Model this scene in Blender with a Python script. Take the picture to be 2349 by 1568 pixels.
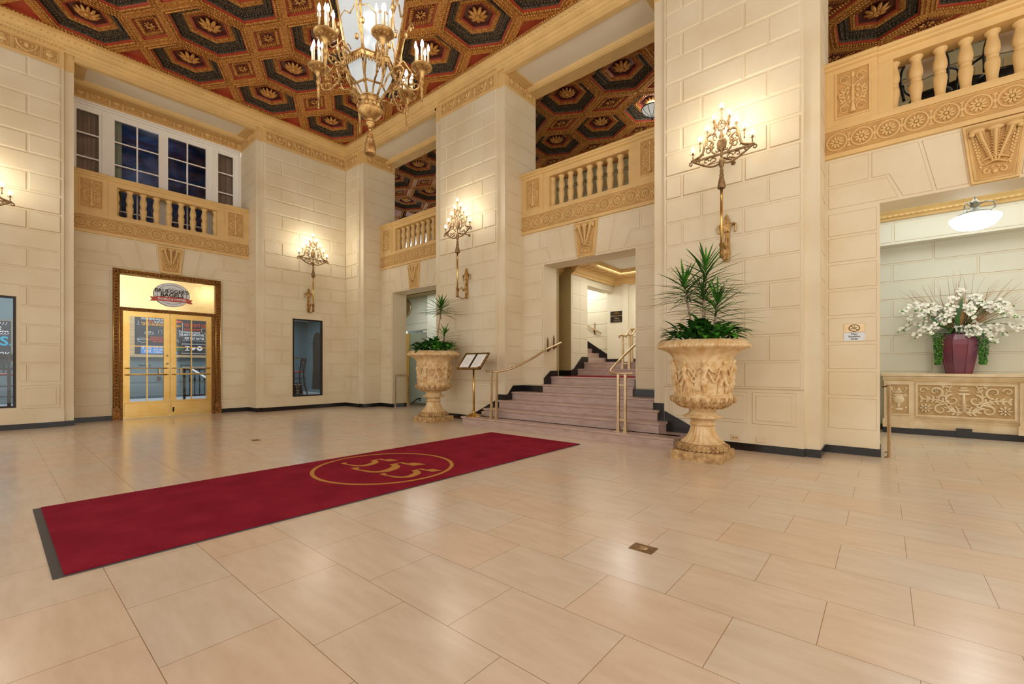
import bpy, math, random
from math import sin, cos, pi, radians
from mathutils import Vector, Matrix
random.seed(7)
for o in list(bpy.data.objects): bpy.data.objects.remove(o)
SC = bpy.context.scene
COL = SC.collection

# ------------------------------------------------------------------ camera, light, exposure
cam_d = bpy.data.cameras.new('camera'); cam = bpy.data.objects.new('camera', cam_d); COL.objects.link(cam)
cam_d.sensor_fit = 'HORIZONTAL'; cam_d.sensor_width = 36.0
cam_d.lens = 36.0 * 1010.0 / 2349.0
cam_d.shift_y = (840.0 - 784.0) / 2349.0
cam_d.clip_start = 0.05; cam_d.clip_end = 200
cam.location = (0, 0, 1.15)
cam.rotation_euler = (radians(90), 0, -math.asin(0.7631))
SC.camera = cam
W = bpy.data.worlds.new('world'); SC.world = W; W.use_nodes = True
W.node_tree.nodes['Background'].inputs[0].default_value = (1.0, 0.945, 0.86, 1)
W.node_tree.nodes['Background'].inputs[1].default_value = 1.30
SC.view_settings.view_transform = 'Standard'
SC.view_settings.look = 'None'
SC.view_settings.exposure = 0.33
SC.view_settings.gamma = 1.0
SC.view_settings.use_curve_mapping = False
SC.cycles.max_bounces = 7
SC.cycles.diffuse_bounces = 4
SC.cycles.glossy_bounces = 3
SC.cycles.transmission_bounces = 5
SC.cycles.transparent_max_bounces = 8
SC.cycles.caustics_reflective = False
SC.cycles.caustics_refractive = False
SC.cycles.sample_clamp_indirect = 4.0

def lamp(kind, loc, energy, color=(1, 0.86, 0.66), size=0.1, rot=(0, 0, 0), size_y=None, name='lamp_light'):
    d = bpy.data.lights.new(name, kind); d.energy = energy; d.color = color
    if kind == 'AREA':
        d.size = size
        if size_y: d.shape = 'RECTANGLE'; d.size_y = size_y
    else: d.shadow_soft_size = size
    o = bpy.data.objects.new(name, d); o.location = loc; o.rotation_euler = rot; COL.objects.link(o)
    return o
WARM = (1.0, 0.90, 0.74); NEUT = (0.93, 0.97, 1.0); MINT = (0.97, 1.0, 0.95)
# unseen lamps added to light the rooms beyond the lobby
lamp('AREA', (9.2, -0.94, 3.90), 22, MINT, 1.6, name='hall_fill_light', size_y=2.4)
lamp('AREA', (9.2, 4.3, 3.38), 26, (1, 0.97, 0.88), 1.2, name='hall_fill_light', size_y=1.2)
lamp('POINT', (9.8, 6.3, 3.2), 26, NEUT, 0.15, name='stair_fill_light')
lamp('AREA', (9.0, 11.6, 3.66), 34, MINT, 1.0, name='hall_fill_light', size_y=3.0)
lamp('AREA', (2.6, 14.6, 3.36), 85, NEUT, 5.0, name='shop_fill_light', size_y=1.4)
lamp('AREA', (6.0, 14.6, 2.70), 26, NEUT, 1.0, name='shop_fill_light', size_y=1.2)
lamp('AREA', (-0.8, 14.6, 3.36), 40, NEUT, 1.4, name='shop_fill_light', size_y=1.2)
for yy in (-0.9, 4.3, 9.6):
    lamp('POINT', (10.2, yy, 6.3), 13 if yy > 0 else 7, WARM, 0.25, name='mezzanine_fill_light')  # unseen fill added to light the mezzanine
# unseen fill lamps added behind the camera for general brightness
lamp('POINT', (2.7, -2.6, 4.6), 150, WARM, 0.5, name='unseen_fill_light')
lamp('POINT', (-2.6, 1.0, 4.6), 110, WARM, 0.5, name='unseen_fill_light')

# ------------------------------------------------------------------ materials
def lin(c): c = c / 255.0; return c / 12.92 if c <= 0.04045 else ((c + 0.055) / 1.055) ** 2.4
def rgb(r, g, b): return (lin(r), lin(g), lin(b), 1)
def mat(name, col, rough=0.6, metal=0.0, var=0.0, scale=6.0, bump=0.0, bscale=40.0, spec=0.5, col2=None, emit=None, estr=0.0, coat=0.0, stretch=None):
    m = bpy.data.materials.new(name); m.use_nodes = True
    nt = m.node_tree; b = nt.nodes['Principled BSDF']
    b.inputs['Base Color'].default_value = col; b.inputs['Roughness'].default_value = rough
    b.inputs['Metallic'].default_value = metal; b.inputs['Specular IOR Level'].default_value = spec
    b.inputs['Coat Weight'].default_value = coat
    tc = nt.nodes.new('ShaderNodeTexCoord')
    src = tc.outputs['Object']
    if stretch:
        mp = nt.nodes.new('ShaderNodeMapping'); mp.inputs['Scale'].default_value = stretch
        nt.links.new(src, mp.inputs[0]); src = mp.outputs[0]
    if var > 0 or col2:
        n = nt.nodes.new('ShaderNodeTexNoise'); n.inputs['Scale'].default_value = scale; n.inputs['Detail'].default_value = 4
        nt.links.new(src, n.inputs['Vector'])
        r = nt.nodes.new('ShaderNodeValToRGB')
        c2 = col2 or tuple(min(1, x * (1 - var)) for x in col[:3]) + (1,)
        r.color_ramp.elements[0].position = 0.36; r.color_ramp.elements[0].color = c2
        r.color_ramp.elements[1].position = 0.64; r.color_ramp.elements[1].color = col
        nt.links.new(n.outputs['Fac'], r.inputs[0]); nt.links.new(r.outputs[0], b.inputs['Base Color'])
    if bump > 0:
        n2 = nt.nodes.new('ShaderNodeTexNoise'); n2.inputs['Scale'].default_value = bscale; n2.inputs['Detail'].default_value = 3
        nt.links.new(src, n2.inputs['Vector'])
        bp = nt.nodes.new('ShaderNodeBump'); bp.inputs['Strength'].default_value = bump; bp.inputs['Distance'].default_value = 0.02
        nt.links.new(n2.outputs['Fac'], bp.inputs['Height']); nt.links.new(bp.outputs[0], b.inputs['Normal'])
    if emit:
        b.inputs['Emission Color'].default_value = emit; b.inputs['Emission Strength'].default_value = estr
    return m
M = {}
M['wall'] = mat('cream_painted_stone', rgb(230, 219, 192), 0.60, scale=1.3, bump=0.05, bscale=60, col2=rgb(222, 207, 175))
M['joint'] = mat('antiqued_joint_glaze', rgb(208, 186, 148), 0.7, var=0.12, scale=6)
M['wall_green'] = mat('pale_green_paint', rgb(222, 221, 206), 0.6, var=0.05, scale=1.5)
M['hall_wall'] = mat('hall_cream_paint', rgb(224, 216, 192), 0.6, var=0.05, scale=1.5)
M['mezz_wall'] = mat('dim_light_ochre_wall', rgb(172, 160, 124), 0.65, var=0.08, scale=2)  # darkened colour stands in for dim light on the mezzanine wall
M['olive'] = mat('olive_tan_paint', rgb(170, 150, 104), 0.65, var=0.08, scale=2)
M['tan'] = mat('ochre_painted_plaster', rgb(228, 193, 130), 0.55, var=0.10, scale=3.0, bump=0.08, bscale=50)
M['tan_ground'] = mat('ochre_brown_glaze', rgb(204, 160, 96), 0.65, var=0.15, scale=9)
M['soffit'] = mat('beige_soffit_paint', rgb(242, 233, 212), 0.7, var=0.04, scale=1.2)
M['base'] = mat('black_marble', rgb(24, 20, 20), 0.22, var=0.3, scale=12)
M['step'] = mat('pink_marble', rgb(196, 172, 160), 0.28, scale=5, bump=0.02, bscale=30, col2=rgb(178, 152, 142), stretch=(3, 1, 6))
M['brass'] = mat('polished_brass', rgb(216, 184, 118), 0.26, 1.0, scale=3, col2=rgb(208, 168, 94))
M['satin'] = mat('satin_brass', rgb(216, 194, 158), 0.40, 0.9, scale=4, col2=rgb(196, 168, 126))
M['bronze'] = mat('carved_bronze', rgb(150, 106, 56), 0.42, 0.85, scale=30, col2=rgb(96, 60, 28), bump=0.25, bscale=90)
M['gilt'] = mat('aged_gilt_iron', rgb(212, 176, 114), 0.40, 0.75, scale=14, col2=rgb(150, 112, 64), bump=0.15, bscale=60)
M['iron'] = mat('antique_bronze_iron', rgb(146, 118, 80), 0.5, 0.6, scale=16, col2=rgb(108, 82, 52), bump=0.15, bscale=60)
M['white'] = mat('white_gloss_paint', rgb(250, 248, 243), 0.35)
M['curtain'] = mat('beige_curtain', rgb(176, 150, 128), 0.8, var=0.15, scale=3, stretch=(8, 8, 0.3))
M['curtain2'] = mat('pale_green_curtain', rgb(176, 178, 152), 0.8, var=0.12, scale=3, stretch=(8, 8, 0.3))
M['navy'] = mat('night_blue_wall', rgb(64, 86, 128), 0.5, scale=3, col2=rgb(26, 38, 66))
M['urn'] = mat('aged_ochre_stone', rgb(228, 204, 160), 0.6, scale=11, col2=rgb(206, 168, 112), bump=0.2, bscale=30)
M['urn_dark'] = mat('weathered_ochre_stone', rgb(206, 172, 120), 0.7, scale=16, col2=rgb(158, 124, 80), bump=0.4, bscale=34)
M['leaf'] = mat('dark_green_leaf', rgb(58, 112, 40), 0.4, scale=8, col2=rgb(34, 78, 28))
M['leaf2'] = mat('bright_green_leaf', rgb(92, 168, 48), 0.4, scale=8, col2=rgb(46, 118, 32))
M['trunk'] = mat('grey_brown_cane', rgb(176, 152, 130), 0.8, var=0.2, scale=30)
M['soil'] = mat('dark_soil', rgb(50, 36, 26), 0.95, var=0.3, scale=40)
M['carpet'] = mat('crimson_carpet_pile', rgb(166, 38, 62), 0.95, scale=3.0, col2=rgb(146, 26, 50), bump=0.6, bscale=420, spec=0.1)
M['carpet_gold'] = mat('gold_carpet_pile', rgb(222, 166, 92), 0.95, scale=300, col2=rgb(204, 146, 72), bump=0.5, bscale=420, spec=0.1)
M['rubber'] = mat('grey_rubber', rgb(74, 76, 78), 0.6)
M['red'] = mat('red_lacquer', rgb(170, 66, 42), 0.4, var=0.15, scale=9, bump=0.1, bscale=60)
M['rosette'] = mat('gilded_rosette', rgb(232, 182, 108), 0.4, 0.25, scale=20, col2=rgb(196, 136, 66))
M['maroon'] = mat('maroon_lacquer', rgb(104, 52, 44), 0.35, var=0.25, scale=9, bump=0.15, bscale=70)
M['green'] = mat('dark_green_gilt_carving', rgb(112, 98, 78), 0.30, 0.2, scale=30, col2=rgb(54, 46, 38), bump=0.8, bscale=44)
M['gold'] = mat('antique_gold_carving', rgb(222, 164, 86), 0.36, 0.3, scale=26, col2=rgb(168, 108, 46), bump=0.5, bscale=70)
M['copper'] = mat('copper_brown_carving', rgb(186, 116, 64), 0.4, 0.3, scale=26, col2=rgb(124, 66, 34), bump=0.8, bscale=50)
M['slate'] = mat('slate_blue_paint', rgb(96, 118, 126), 0.6, var=0.08, scale=2, bump=0.05, bscale=30)
M['slate_dark'] = mat('dark_slate_paint', rgb(70, 78, 90), 0.6, var=0.1, scale=2)
M['niche'] = mat('dark_bronze_niche', rgb(58, 48, 38), 0.35, var=0.2, scale=3)
M['shopfloor'] = mat('pale_grey_floor', rgb(196, 200, 206), 0.3, var=0.06, scale=2)
M['board'] = mat('chalkboard', rgb(48, 50, 60), 0.6, scale=4, col2=rgb(40, 42, 52))
M['oak'] = mat('pale_oak', rgb(196, 172, 132), 0.55, scale=4, col2=rgb(170, 144, 106), stretch=(1, 1, 8))
M['chalk'] = mat('white_chalk_paint', rgb(224, 228, 232), 0.8)
M['chalk_red'] = mat('red_orange_chalk_paint', rgb(196, 78, 50), 0.8)
M['chalk_yel'] = mat('ochre_chalk_paint', rgb(212, 154, 60), 0.8)
M['chalk_blue'] = mat('turquoise_chalk_paint', rgb(30, 160, 196), 0.8)
M['blue_sign'] = mat('blue_sign_board', rgb(84, 140, 206), 0.6)
M['green_sign'] = mat('green_sign_board', rgb(28, 92, 60), 0.6)
M['black'] = mat('black_iron', rgb(18, 18, 20), 0.35, 0.3)
M['dark_wood'] = mat('dark_brown_wood', rgb(48, 28, 22), 0.35, var=0.3, scale=14)
M['red_seat'] = mat('red_vinyl', rgb(140, 34, 48), 0.3)
M['table'] = mat('amber_wood', rgb(160, 104, 54), 0.35, var=0.2, scale=10)
M['paper'] = mat('white_paper', rgb(248, 249, 247), 0.5)
M['ink'] = mat('dark_ink', rgb(60, 44, 32), 0.7)
M['plaque'] = mat('dark_bronze_plaque', rgb(38, 28, 18), 0.4, 0.3)
M['plum'] = mat('plum_glazed_ceramic', rgb(130, 52, 66), 0.32, scale=2.0, col2=rgb(112, 66, 86))
M['petal'] = mat('white_orchid_petal', rgb(238, 236, 226), 0.6)
M['twig'] = mat('dry_twig', rgb(172, 134, 86), 0.8)
M['outlet'] = mat('ivory_plastic', rgb(222, 202, 174), 0.4)
M['brasswalk'] = mat('worn_floor_brass', rgb(150, 116, 70), 0.4, 0.8, scale=30, col2=rgb(112, 84, 50))
M['ceiling_plain'] = mat('white_ceiling_paint', rgb(228, 228, 222), 0.7)
M['transom'] = mat('polished_transom_brass', rgb(236, 216, 164), 0.16, 1.0, bump=0.10, bscale=3.0)
M['disc'] = mat('silver_sign_enamel', rgb(206, 212, 218), 0.3, 0.2)
M['signred'] = mat('sign_red_enamel', rgb(196, 74, 60), 0.35)
M['concon'] = mat('console_ochre_stone', rgb(234, 216, 184), 0.55, scale=5, col2=rgb(220, 196, 156), bump=0.1, bscale=40)
M['concon_g'] = mat('console_ground_stone', rgb(204, 174, 128), 0.7, scale=9, col2=rgb(188, 154, 108))
M['cushion'] = mat('ivory_cushion', rgb(206, 194, 172), 0.6)
M['pewter'] = mat('pewter_metal', rgb(150, 150, 142), 0.35, 0.8)
M['bulb'] = mat('lit_bulb', (1, 1, 1, 1), 0.3, emit=(1, 0.90, 0.72, 1), estr=14)
M['bulb_cool'] = mat('lit_candle_bulb', (1, 1, 1, 1), 0.3, emit=(0.88, 0.94, 1, 1), estr=12)
M['globe'] = mat('lit_opal_glass', (1, 1, 1, 1), 0.3, emit=(0.95, 1.0, 0.97, 1), estr=5)
M['opal'] = mat('frosted_lantern_glass', rgb(178, 184, 182), 0.25, emit=(1, 0.97, 0.88, 1), estr=0.22)
M['lantern'] = mat('frosted_lit_lantern_glass', rgb(72, 74, 74), 0.2, emit=(0.97, 0.98, 0.95, 1), estr=0.44)
M['frost'] = mat('pale_blue_green_frosted_glass', rgb(158, 174, 166), 0.2)
M['candle'] = mat('ivory_candle_sleeve', rgb(210, 190, 150), 0.5)
M['daylight'] = mat('daylit_pane', (0.6, 0.7, 0.8, 1), 0.3, emit=(0.75, 0.88, 1, 1), estr=1.6)
# clear glass
def glass(name, tint, refl, rough=0.02):
    m = bpy.data.materials.new(name); m.use_nodes = True; nt = m.node_tree; nt.nodes.clear()
    o = nt.nodes.new('ShaderNodeOutputMaterial'); mx = nt.nodes.new('ShaderNodeMixShader')
    t = nt.nodes.new('ShaderNodeBsdfTransparent'); t.inputs[0].default_value = tint
    g = nt.nodes.new('ShaderNodeBsdfGlossy'); g.inputs['Roughness'].default_value = rough
    fr = nt.nodes.new('ShaderNodeFresnel'); fr.inputs[0].default_value = refl
    nt.links.new(fr.outputs[0], mx.inputs[0]); nt.links.new(t.outputs[0], mx.inputs[1]); nt.links.new(g.outputs[0], mx.inputs[2])
    nt.links.new(mx.outputs[0], o.inputs[0]); return m
M['glass'] = glass('clear_window_glass', (0.95, 0.97, 0.98, 1), 1.5)
M['glass_frost'] = glass('pale_green_glass_door', (0.72, 0.80, 0.76, 1), 1.6, 0.1)
# floor
def floor_mat():
    m = bpy.data.materials.new('polished_travertine_floor'); m.use_nodes = True; nt = m.node_tree; b = nt.nodes['Principled BSDF']
    L = nt.links.new
    geo = nt.nodes.new('ShaderNodeNewGeometry'); sp = nt.nodes.new('ShaderNodeSeparateXYZ'); L(geo.outputs['Position'], sp.inputs[0])
    ax = nt.nodes.new('ShaderNodeMath'); ax.operation = 'SUBTRACT'; ax.inputs[1].default_value = -0.10; L(sp.outputs['Y'], ax.inputs[0])
    ay = nt.nodes.new('ShaderNodeMath'); ay.operation = 'SUBTRACT'; ay.inputs[1].default_value = 0.41 - 0.447 * 20; L(sp.outputs['X'], ay.inputs[0])
    ax2 = nt.nodes.new('ShaderNodeMath'); ax2.operation = 'ADD'; ax2.inputs[1].default_value = 0.632 * 30 + 0.0; L(ax.outputs[0], ax2.inputs[0])
    cb = nt.nodes.new('ShaderNodeCombineXYZ'); L(ax2.outputs[0], cb.inputs[0]); L(ay.outputs[0], cb.inputs[1])
    br = nt.nodes.new('ShaderNodeTexBrick'); L(cb.outputs[0], br.inputs['Vector'])
    br.offset = 0.5; br.offset_frequency = 2; br.squash = 1.0
    br.inputs['Scale'].default_value = 1.0; br.inputs['Brick Width'].default_value = 0.632; br.inputs['Row Height'].default_value = 0.447
    br.inputs['Mortar Size'].default_value = 0.0016; br.inputs['Mortar Smooth'].default_value = 0.1; br.inputs['Bias'].default_value = 0.0
    br.inputs['Color1'].default_value = rgb(224, 204, 180); br.inputs['Color2'].default_value = rgb(220, 211, 195)
    br.inputs['Mortar'].default_value = rgb(150, 118, 86)
    mp = nt.nodes.new('ShaderNodeMapping'); mp.inputs['Scale'].default_value = (5.0, 1.1, 1); mp.inputs['Rotation'].default_value = (0, 0, 0.12)
    L(geo.outputs['Position'], mp.inputs[0])
    n = nt.nodes.new('ShaderNodeTexNoise'); n.inputs['Scale'].default_value = 2.4; n.inputs['Detail'].default_value = 9; n.inputs['Roughness'].default_value = 0.6; n.inputs['Distortion'].default_value = 0.25
    L(mp.outputs[0], n.inputs['Vector'])
    rp = nt.nodes.new('ShaderNodeValToRGB'); rp.color_ramp.elements[0].position = 0.35; rp.color_ramp.elements[0].color = (0.93, 0.89, 0.85, 1)
    rp.color_ramp.elements[1].position = 0.65; rp.color_ramp.elements[1].color = (1.04, 1.03, 1.02, 1); L(n.outputs['Fac'], rp.inputs[0])
    mx = nt.nodes.new('ShaderNodeMix'); mx.data_type = 'RGBA'; mx.blend_type = 'MULTIPLY'; mx.inputs[0].default_value = 1.0
    L(br.outputs['Color'], mx.inputs[6]); L(rp.outputs[0], mx.inputs[7]); L(mx.outputs[2], b.inputs['Base Color'])
    n2 = nt.nodes.new('ShaderNodeTexNoise'); n2.inputs['Scale'].default_value = 2.2; n2.inputs['Detail'].default_value = 8; L(geo.outputs['Position'], n2.inputs['Vector'])
    r2 = nt.nodes.new('ShaderNodeMapRange'); r2.inputs['To Min'].default_value = 0.13; r2.inputs['To Max'].default_value = 0.30; L(n2.outputs['Fac'], r2.inputs['Value'])
    L(r2.outputs[0], b.inputs['Roughness'])
    bp = nt.nodes.new('ShaderNodeBump'); bp.inputs['Strength'].default_value = 0.02; bp.inputs['Distance'].default_value = 0.02
    L(n2.outputs['Fac'], bp.inputs['Height']); L(bp.outputs[0], b.inputs['Normal'])
    b.inputs['Specular IOR Level'].default_value = 0.5
    b.inputs['Coat Weight'].default_value = 0.35; b.inputs['Coat Roughness'].default_value = 0.38
    return m
M['floor'] = floor_mat()

# ------------------------------------------------------------------ mesh builder
class B:
    def __init__(s): s.v = []; s.f = []; s.m = []; s.sm = []
    def face(s, idx, mi=0, sm=False): s.f.append(tuple(idx)); s.m.append(mi); s.sm.append(sm)
    def box(s, x0, x1, y0, y1, z0, z1, mi=0):
        n = len(s.v)
        if x0 > x1: x0, x1 = x1, x0
        if y0 > y1: y0, y1 = y1, y0
        if z0 > z1: z0, z1 = z1, z0
        s.v += [(x0, y0, z0), (x1, y0, z0), (x1, y1, z0), (x0, y1, z0), (x0, y0, z1), (x1, y0, z1), (x1, y1, z1), (x0, y1, z1)]
        for q in ((0, 3, 2, 1), (4, 5, 6, 7), (0, 1, 5, 4), (1, 2, 6, 5), (2, 3, 7, 6), (3, 0, 4, 7)): s.face([n + i for i in q], mi)
        return s
    def blk(s, poly, y0, y1, c=0.005, mi=0, mc=None):
        """raised panel: polygon in (x,z), counter-clockwise seen from -y; from plane y0 out to y1, edges chamfered by c"""
        n = len(s.v); k = len(poly)
        cx = sum(p[0] for p in poly) / k; cz = sum(p[1] for p in poly) / k
        s.v += [(p[0], y0, p[1]) for p in poly]
        inn = []
        for i, p in enumerate(poly):
            a = Vector(poly[i - 1]); q = Vector(poly[(i + 1) % k]); pp = Vector(p)
            d1 = (pp - a).normalized(); d2 = (q - pp).normalized()
            n1 = Vector((-d1.y, d1.x)); n2 = Vector((-d2.y, d2.x))
            bb = (n1 + n2); L2 = max(0.3, 1 + n1.dot(n2)); off = bb * (c / L2)
            inn.append((p[0] + off.x, y1, p[1] + off.y))
        s.v += inn
        for i in range(k):
            j = (i + 1) % k; s.face((n + i, n + j, n + k + j, n + k + i), mi if mc is None else mc)
        s.face([n + k + i for i in range(k)], mi)
        return s
    def rect(s, x0, x1, z0, z1, y0, y1, c=0.005, mi=0, mc=None): return s.blk([(x0, z0), (x1, z0), (x1, z1), (x0, z1)], y0, y1, c, mi, mc)
    def prism(s, poly, axis, a0, a1, mi=0):
        """polygon (two coords) extruded along axis ('x': poly=(y,z), 'y': (x,z), 'z': (x,y))"""
        n = len(s.v); k = len(poly)
        for a in (a0, a1):
            for p in poly:
                s.v.append({'x': (a, p[0], p[1]), 'y': (p[0], a, p[1]), 'z': (p[0], p[1], a)}[axis])
        for i in range(k):
            j = (i + 1) % k; s.face((n + i, n + j, n + k + j, n + k + i), mi)
        s.face([n + i for i in reversed(range(k))], mi); s.face([n + k + i for i in range(k)], mi)
        return s
    def lathe(s, prof, n=24, c=(0, 0, 0), mi=0, flute=None, sm=True):
        b = len(s.v); k = len(prof)
        for i in range(n):
            a = 2 * pi * i / n
            for (r, z) in prof:
                rr = r
                if flute and flute[0] <= z <= flute[1]: rr = r * (1 - flute[2] * (0.5 + 0.5 * cos(a * flute[3])))
                s.v.append((c[0] + rr * cos(a), c[1] + rr * sin(a), c[2] + z))
        for i in range(n):
            j = (i + 1) % n
            for t in range(k - 1):
                s.face((b + i * k + t, b + j * k + t, b + j * k + t + 1, b + i * k + t + 1), mi, sm)
        if prof[0][0] > 1e-5: s.face([b + i * k for i in reversed(range(n))], mi)
        if prof[-1][0] > 1e-5: s.face([b + i * k + k - 1 for i in range(n)], mi)
        return s
    def tube(s, pts, r, n=6, mi=0, flat=1.0, up=None, closed=False):
        pts = [Vector(p) for p in pts]; K = len(pts); b = len(s.v)
        rad = r if isinstance(r, (list, tuple)) else [r] * K
        u = None
        for i, p in enumerate(pts):
            a = pts[i - 1] if (i > 0 or closed) else p; q = pts[(i + 1) % K] if (i < K - 1 or closed) else p
            t = (q - a)
            if t.length < 1e-9: t = Vector((0, 0, 1))
            t.normalize()
            if up is not None: u0 = Vector(up)
            else: u0 = u if u is not None else (Vector((0, 0, 1)) if abs(t.z) < 0.9 else Vector((1, 0, 0)))
            w = t.cross(u0)
            if w.length < 1e-6: w = t.cross(Vector((1, 0, 0.01)))
            w.normalize(); u = w.cross(t).normalized()
            for k in range(n):
                an = 2 * pi * k / n
                s.v.append(tuple(p + w * (cos(an) * rad[i]) + u * (sin(an) * rad[i] * flat)))
        for i in range(K if closed else K - 1):
            i2 = (i + 1) % K
            for k in range(n):
                k2 = (k + 1) % n; s.face((b + i * n + k, b + i * n + k2, b + i2 * n + k2, b + i2 * n + k), mi, True)
        if not closed:
            s.face([b + k for k in reversed(range(n))], mi); s.face([b + (K - 1) * n + k for k in range(n)], mi)
        return s
    def ell(s, c, r, n=8, m=5, mi=0, rot=None):
        b = len(s.v); c = Vector(c)
        R = rot if rot is not None else Matrix.Identity(3)
        for i in range(1, m):
            th = pi * i / m
            for k in range(n):
                a = 2 * pi * k / n
                s.v.append(tuple(c + R @ Vector((r[0] * sin(th) * cos(a), r[1] * sin(th) * sin(a), r[2] * cos(th)))))
        t0 = len(s.v); s.v.append(tuple(c + R @ Vector((0, 0, r[2])))); s.v.append(tuple(c + R @ Vector((0, 0, -r[2]))))
        for k in range(n):
            k2 = (k + 1) % n
            s.face((t0, b + k, b + k2), mi, True); s.face((t0 + 1, b + (m - 2) * n + k2, b + (m - 2) * n + k), mi, True)
            for i in range(m - 2): s.face((b + i * n + k, b + (i + 1) * n + k, b + (i + 1) * n + k2, b + i * n + k2), mi, True)
        return s
    def quad(s, a, b_, c, d, mi=0, sm=False):
        n = len(s.v); s.v += [tuple(a), tuple(b_), tuple(c), tuple(d)]; s.face((n, n + 1, n + 2, n + 3), mi, sm); return s
    def add(s, o, mx=None, mi=None):
        n = len(s.v)
        s.v += [tuple(mx @ Vector(p)) for p in o.v] if mx is not None else list(o.v)
        for f, m_, sm in zip(o.f, o.m, o.sm): s.face([n + i for i in f], m_ if mi is None else mi, sm)
        return s
    def mesh(s, name, mats):
        me = bpy.data.meshes.new(name); me.from_pydata(s.v, [], s.f)
        for q in (mats if isinstance(mats, (list, tuple)) else [mats]): me.materials.append(M[q])
        me.polygons.foreach_set('material_index', s.m); me.polygons.foreach_set('use_smooth', s.sm)
        me.update(); return me
    def obj(s, name, mats, parent=None, loc=(0, 0, 0), rotz=0.0):
        o = bpy.data.objects.new(name, s.mesh(name, mats)); COL.objects.link(o)
        o.location = loc; o.rotation_euler = (0, 0, rotz)
        if parent: o.parent = parent
        return o

def tag(o, label=None, cat=None, group=None, kind=None):
    if label: o['label'] = label
    if cat: o['category'] = cat
    if group: o['group'] = group
    if kind: o['kind'] = kind
    return o
def empty(name, loc=(0, 0, 0), rotz=0.0, parent=None):
    o = bpy.data.objects.new(name, None); o.empty_display_size = 0.1; o.location = loc; o.rotation_euler = (0, 0, rotz)
    COL.objects.link(o)
    if parent: o.parent = parent
    return o
def copy_tree(o, parent=None):
    c = o.copy(); COL.objects.link(c); c.parent = parent
    for ch in list(o.children): copy_tree(ch, c)
    return c
def inst(src, parent, loc, rotz=None, scale=None):
    c = src.copy(); COL.objects.link(c); c.parent = parent; c.location = loc
    if rotz is not None: c.rotation_euler = (0, 0, rotz)
    if scale: c.scale = scale
    return c
def text(s, size, mt, parent, loc, rot=(pi / 2, 0, 0), ext=0.001, bold=0.0, sx=1.0, name='lettering', align='CENTER', shear=0.0):
    cu = bpy.data.curves.new(name, 'FONT'); cu.body = s; cu.size = size; cu.extrude = ext; cu.offset = bold
    cu.align_x = align; cu.align_y = 'CENTER'; cu.shear = shear; cu.materials.append(M[mt]); cu.resolution_u = 3
    o = bpy.data.objects.new(name, cu); COL.objects.link(o); o.location = loc; o.rotation_euler = rot; o.scale = (sx, 1, 1)
    if parent: o.parent = parent
    return o
def spiral(cx, cz, r0, r1, a0, a1, n=14, y=0.0, pw=1.0):
    return [(cx + (r0 + (r1 - r0) * (t / n) ** pw) * cos(a0 + (a1 - a0) * t / n), y, cz + (r0 + (r1 - r0) * (t / n) ** pw) * sin(a0 + (a1 - a0) * t / n)) for t in range(n + 1)]
def bez(pts, n=8):
    """Catmull-Rom through points"""
    P = [Vector(p) for p in pts]; out = []
    for i in range(len(P) - 1):
        p0 = P[i - 1] if i > 0 else P[i] * 2 - P[i + 1]; p1 = P[i]; p2 = P[i + 1]; p3 = P[i + 2] if i + 2 < len(P) else P[i + 1] * 2 - P[i]
        for k in range(n):
            t = k / n
            out.append(0.5 * ((2 * p1) + (p2 - p0) * t + (2 * p0 - 5 * p1 + 4 * p2 - p3) * t * t + (3 * p1 - p0 - 3 * p2 + p3) * t ** 3))
    out.append(P[-1]); return out
RX = lambda a: Matrix.Rotation(a, 4, 'X'); RY = lambda a: Matrix.Rotation(a, 4, 'Y'); RZ = lambda a: Matrix.Rotation(a, 4, 'Z')
T = lambda x, y, z: Matrix.Translation((x, y, z))
S = lambda x, y, z: Matrix.Diagonal((x, y, z, 1))

# ------------------------------------------------------------------ key dimensions
XB, YA = 6.68, 12.03            # faces of the right wall's and the left wall's piers
ROTB = -pi / 2                  # frame of the right wall: local x -> -Y, local y -> +X
BAYS_B = [(9.58, 'far'), (4.32, 'middle'), (-0.94, 'near')]
PIERS_B = [6.95, 1.69]
HB, HP = 1.56, 1.07
DEEP = 1.07                     # wall thickness
ZF, ZC = 6.85, 7.42             # underside of the frieze, main ceiling
REC = 0.60                      # recess of the bay wall behind the pier face
PH, PW = 3.22, 0.99             # portal height, half width
C0, CH, NCO = 0.86, (6.85 - 0.86) / 17, 17

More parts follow.
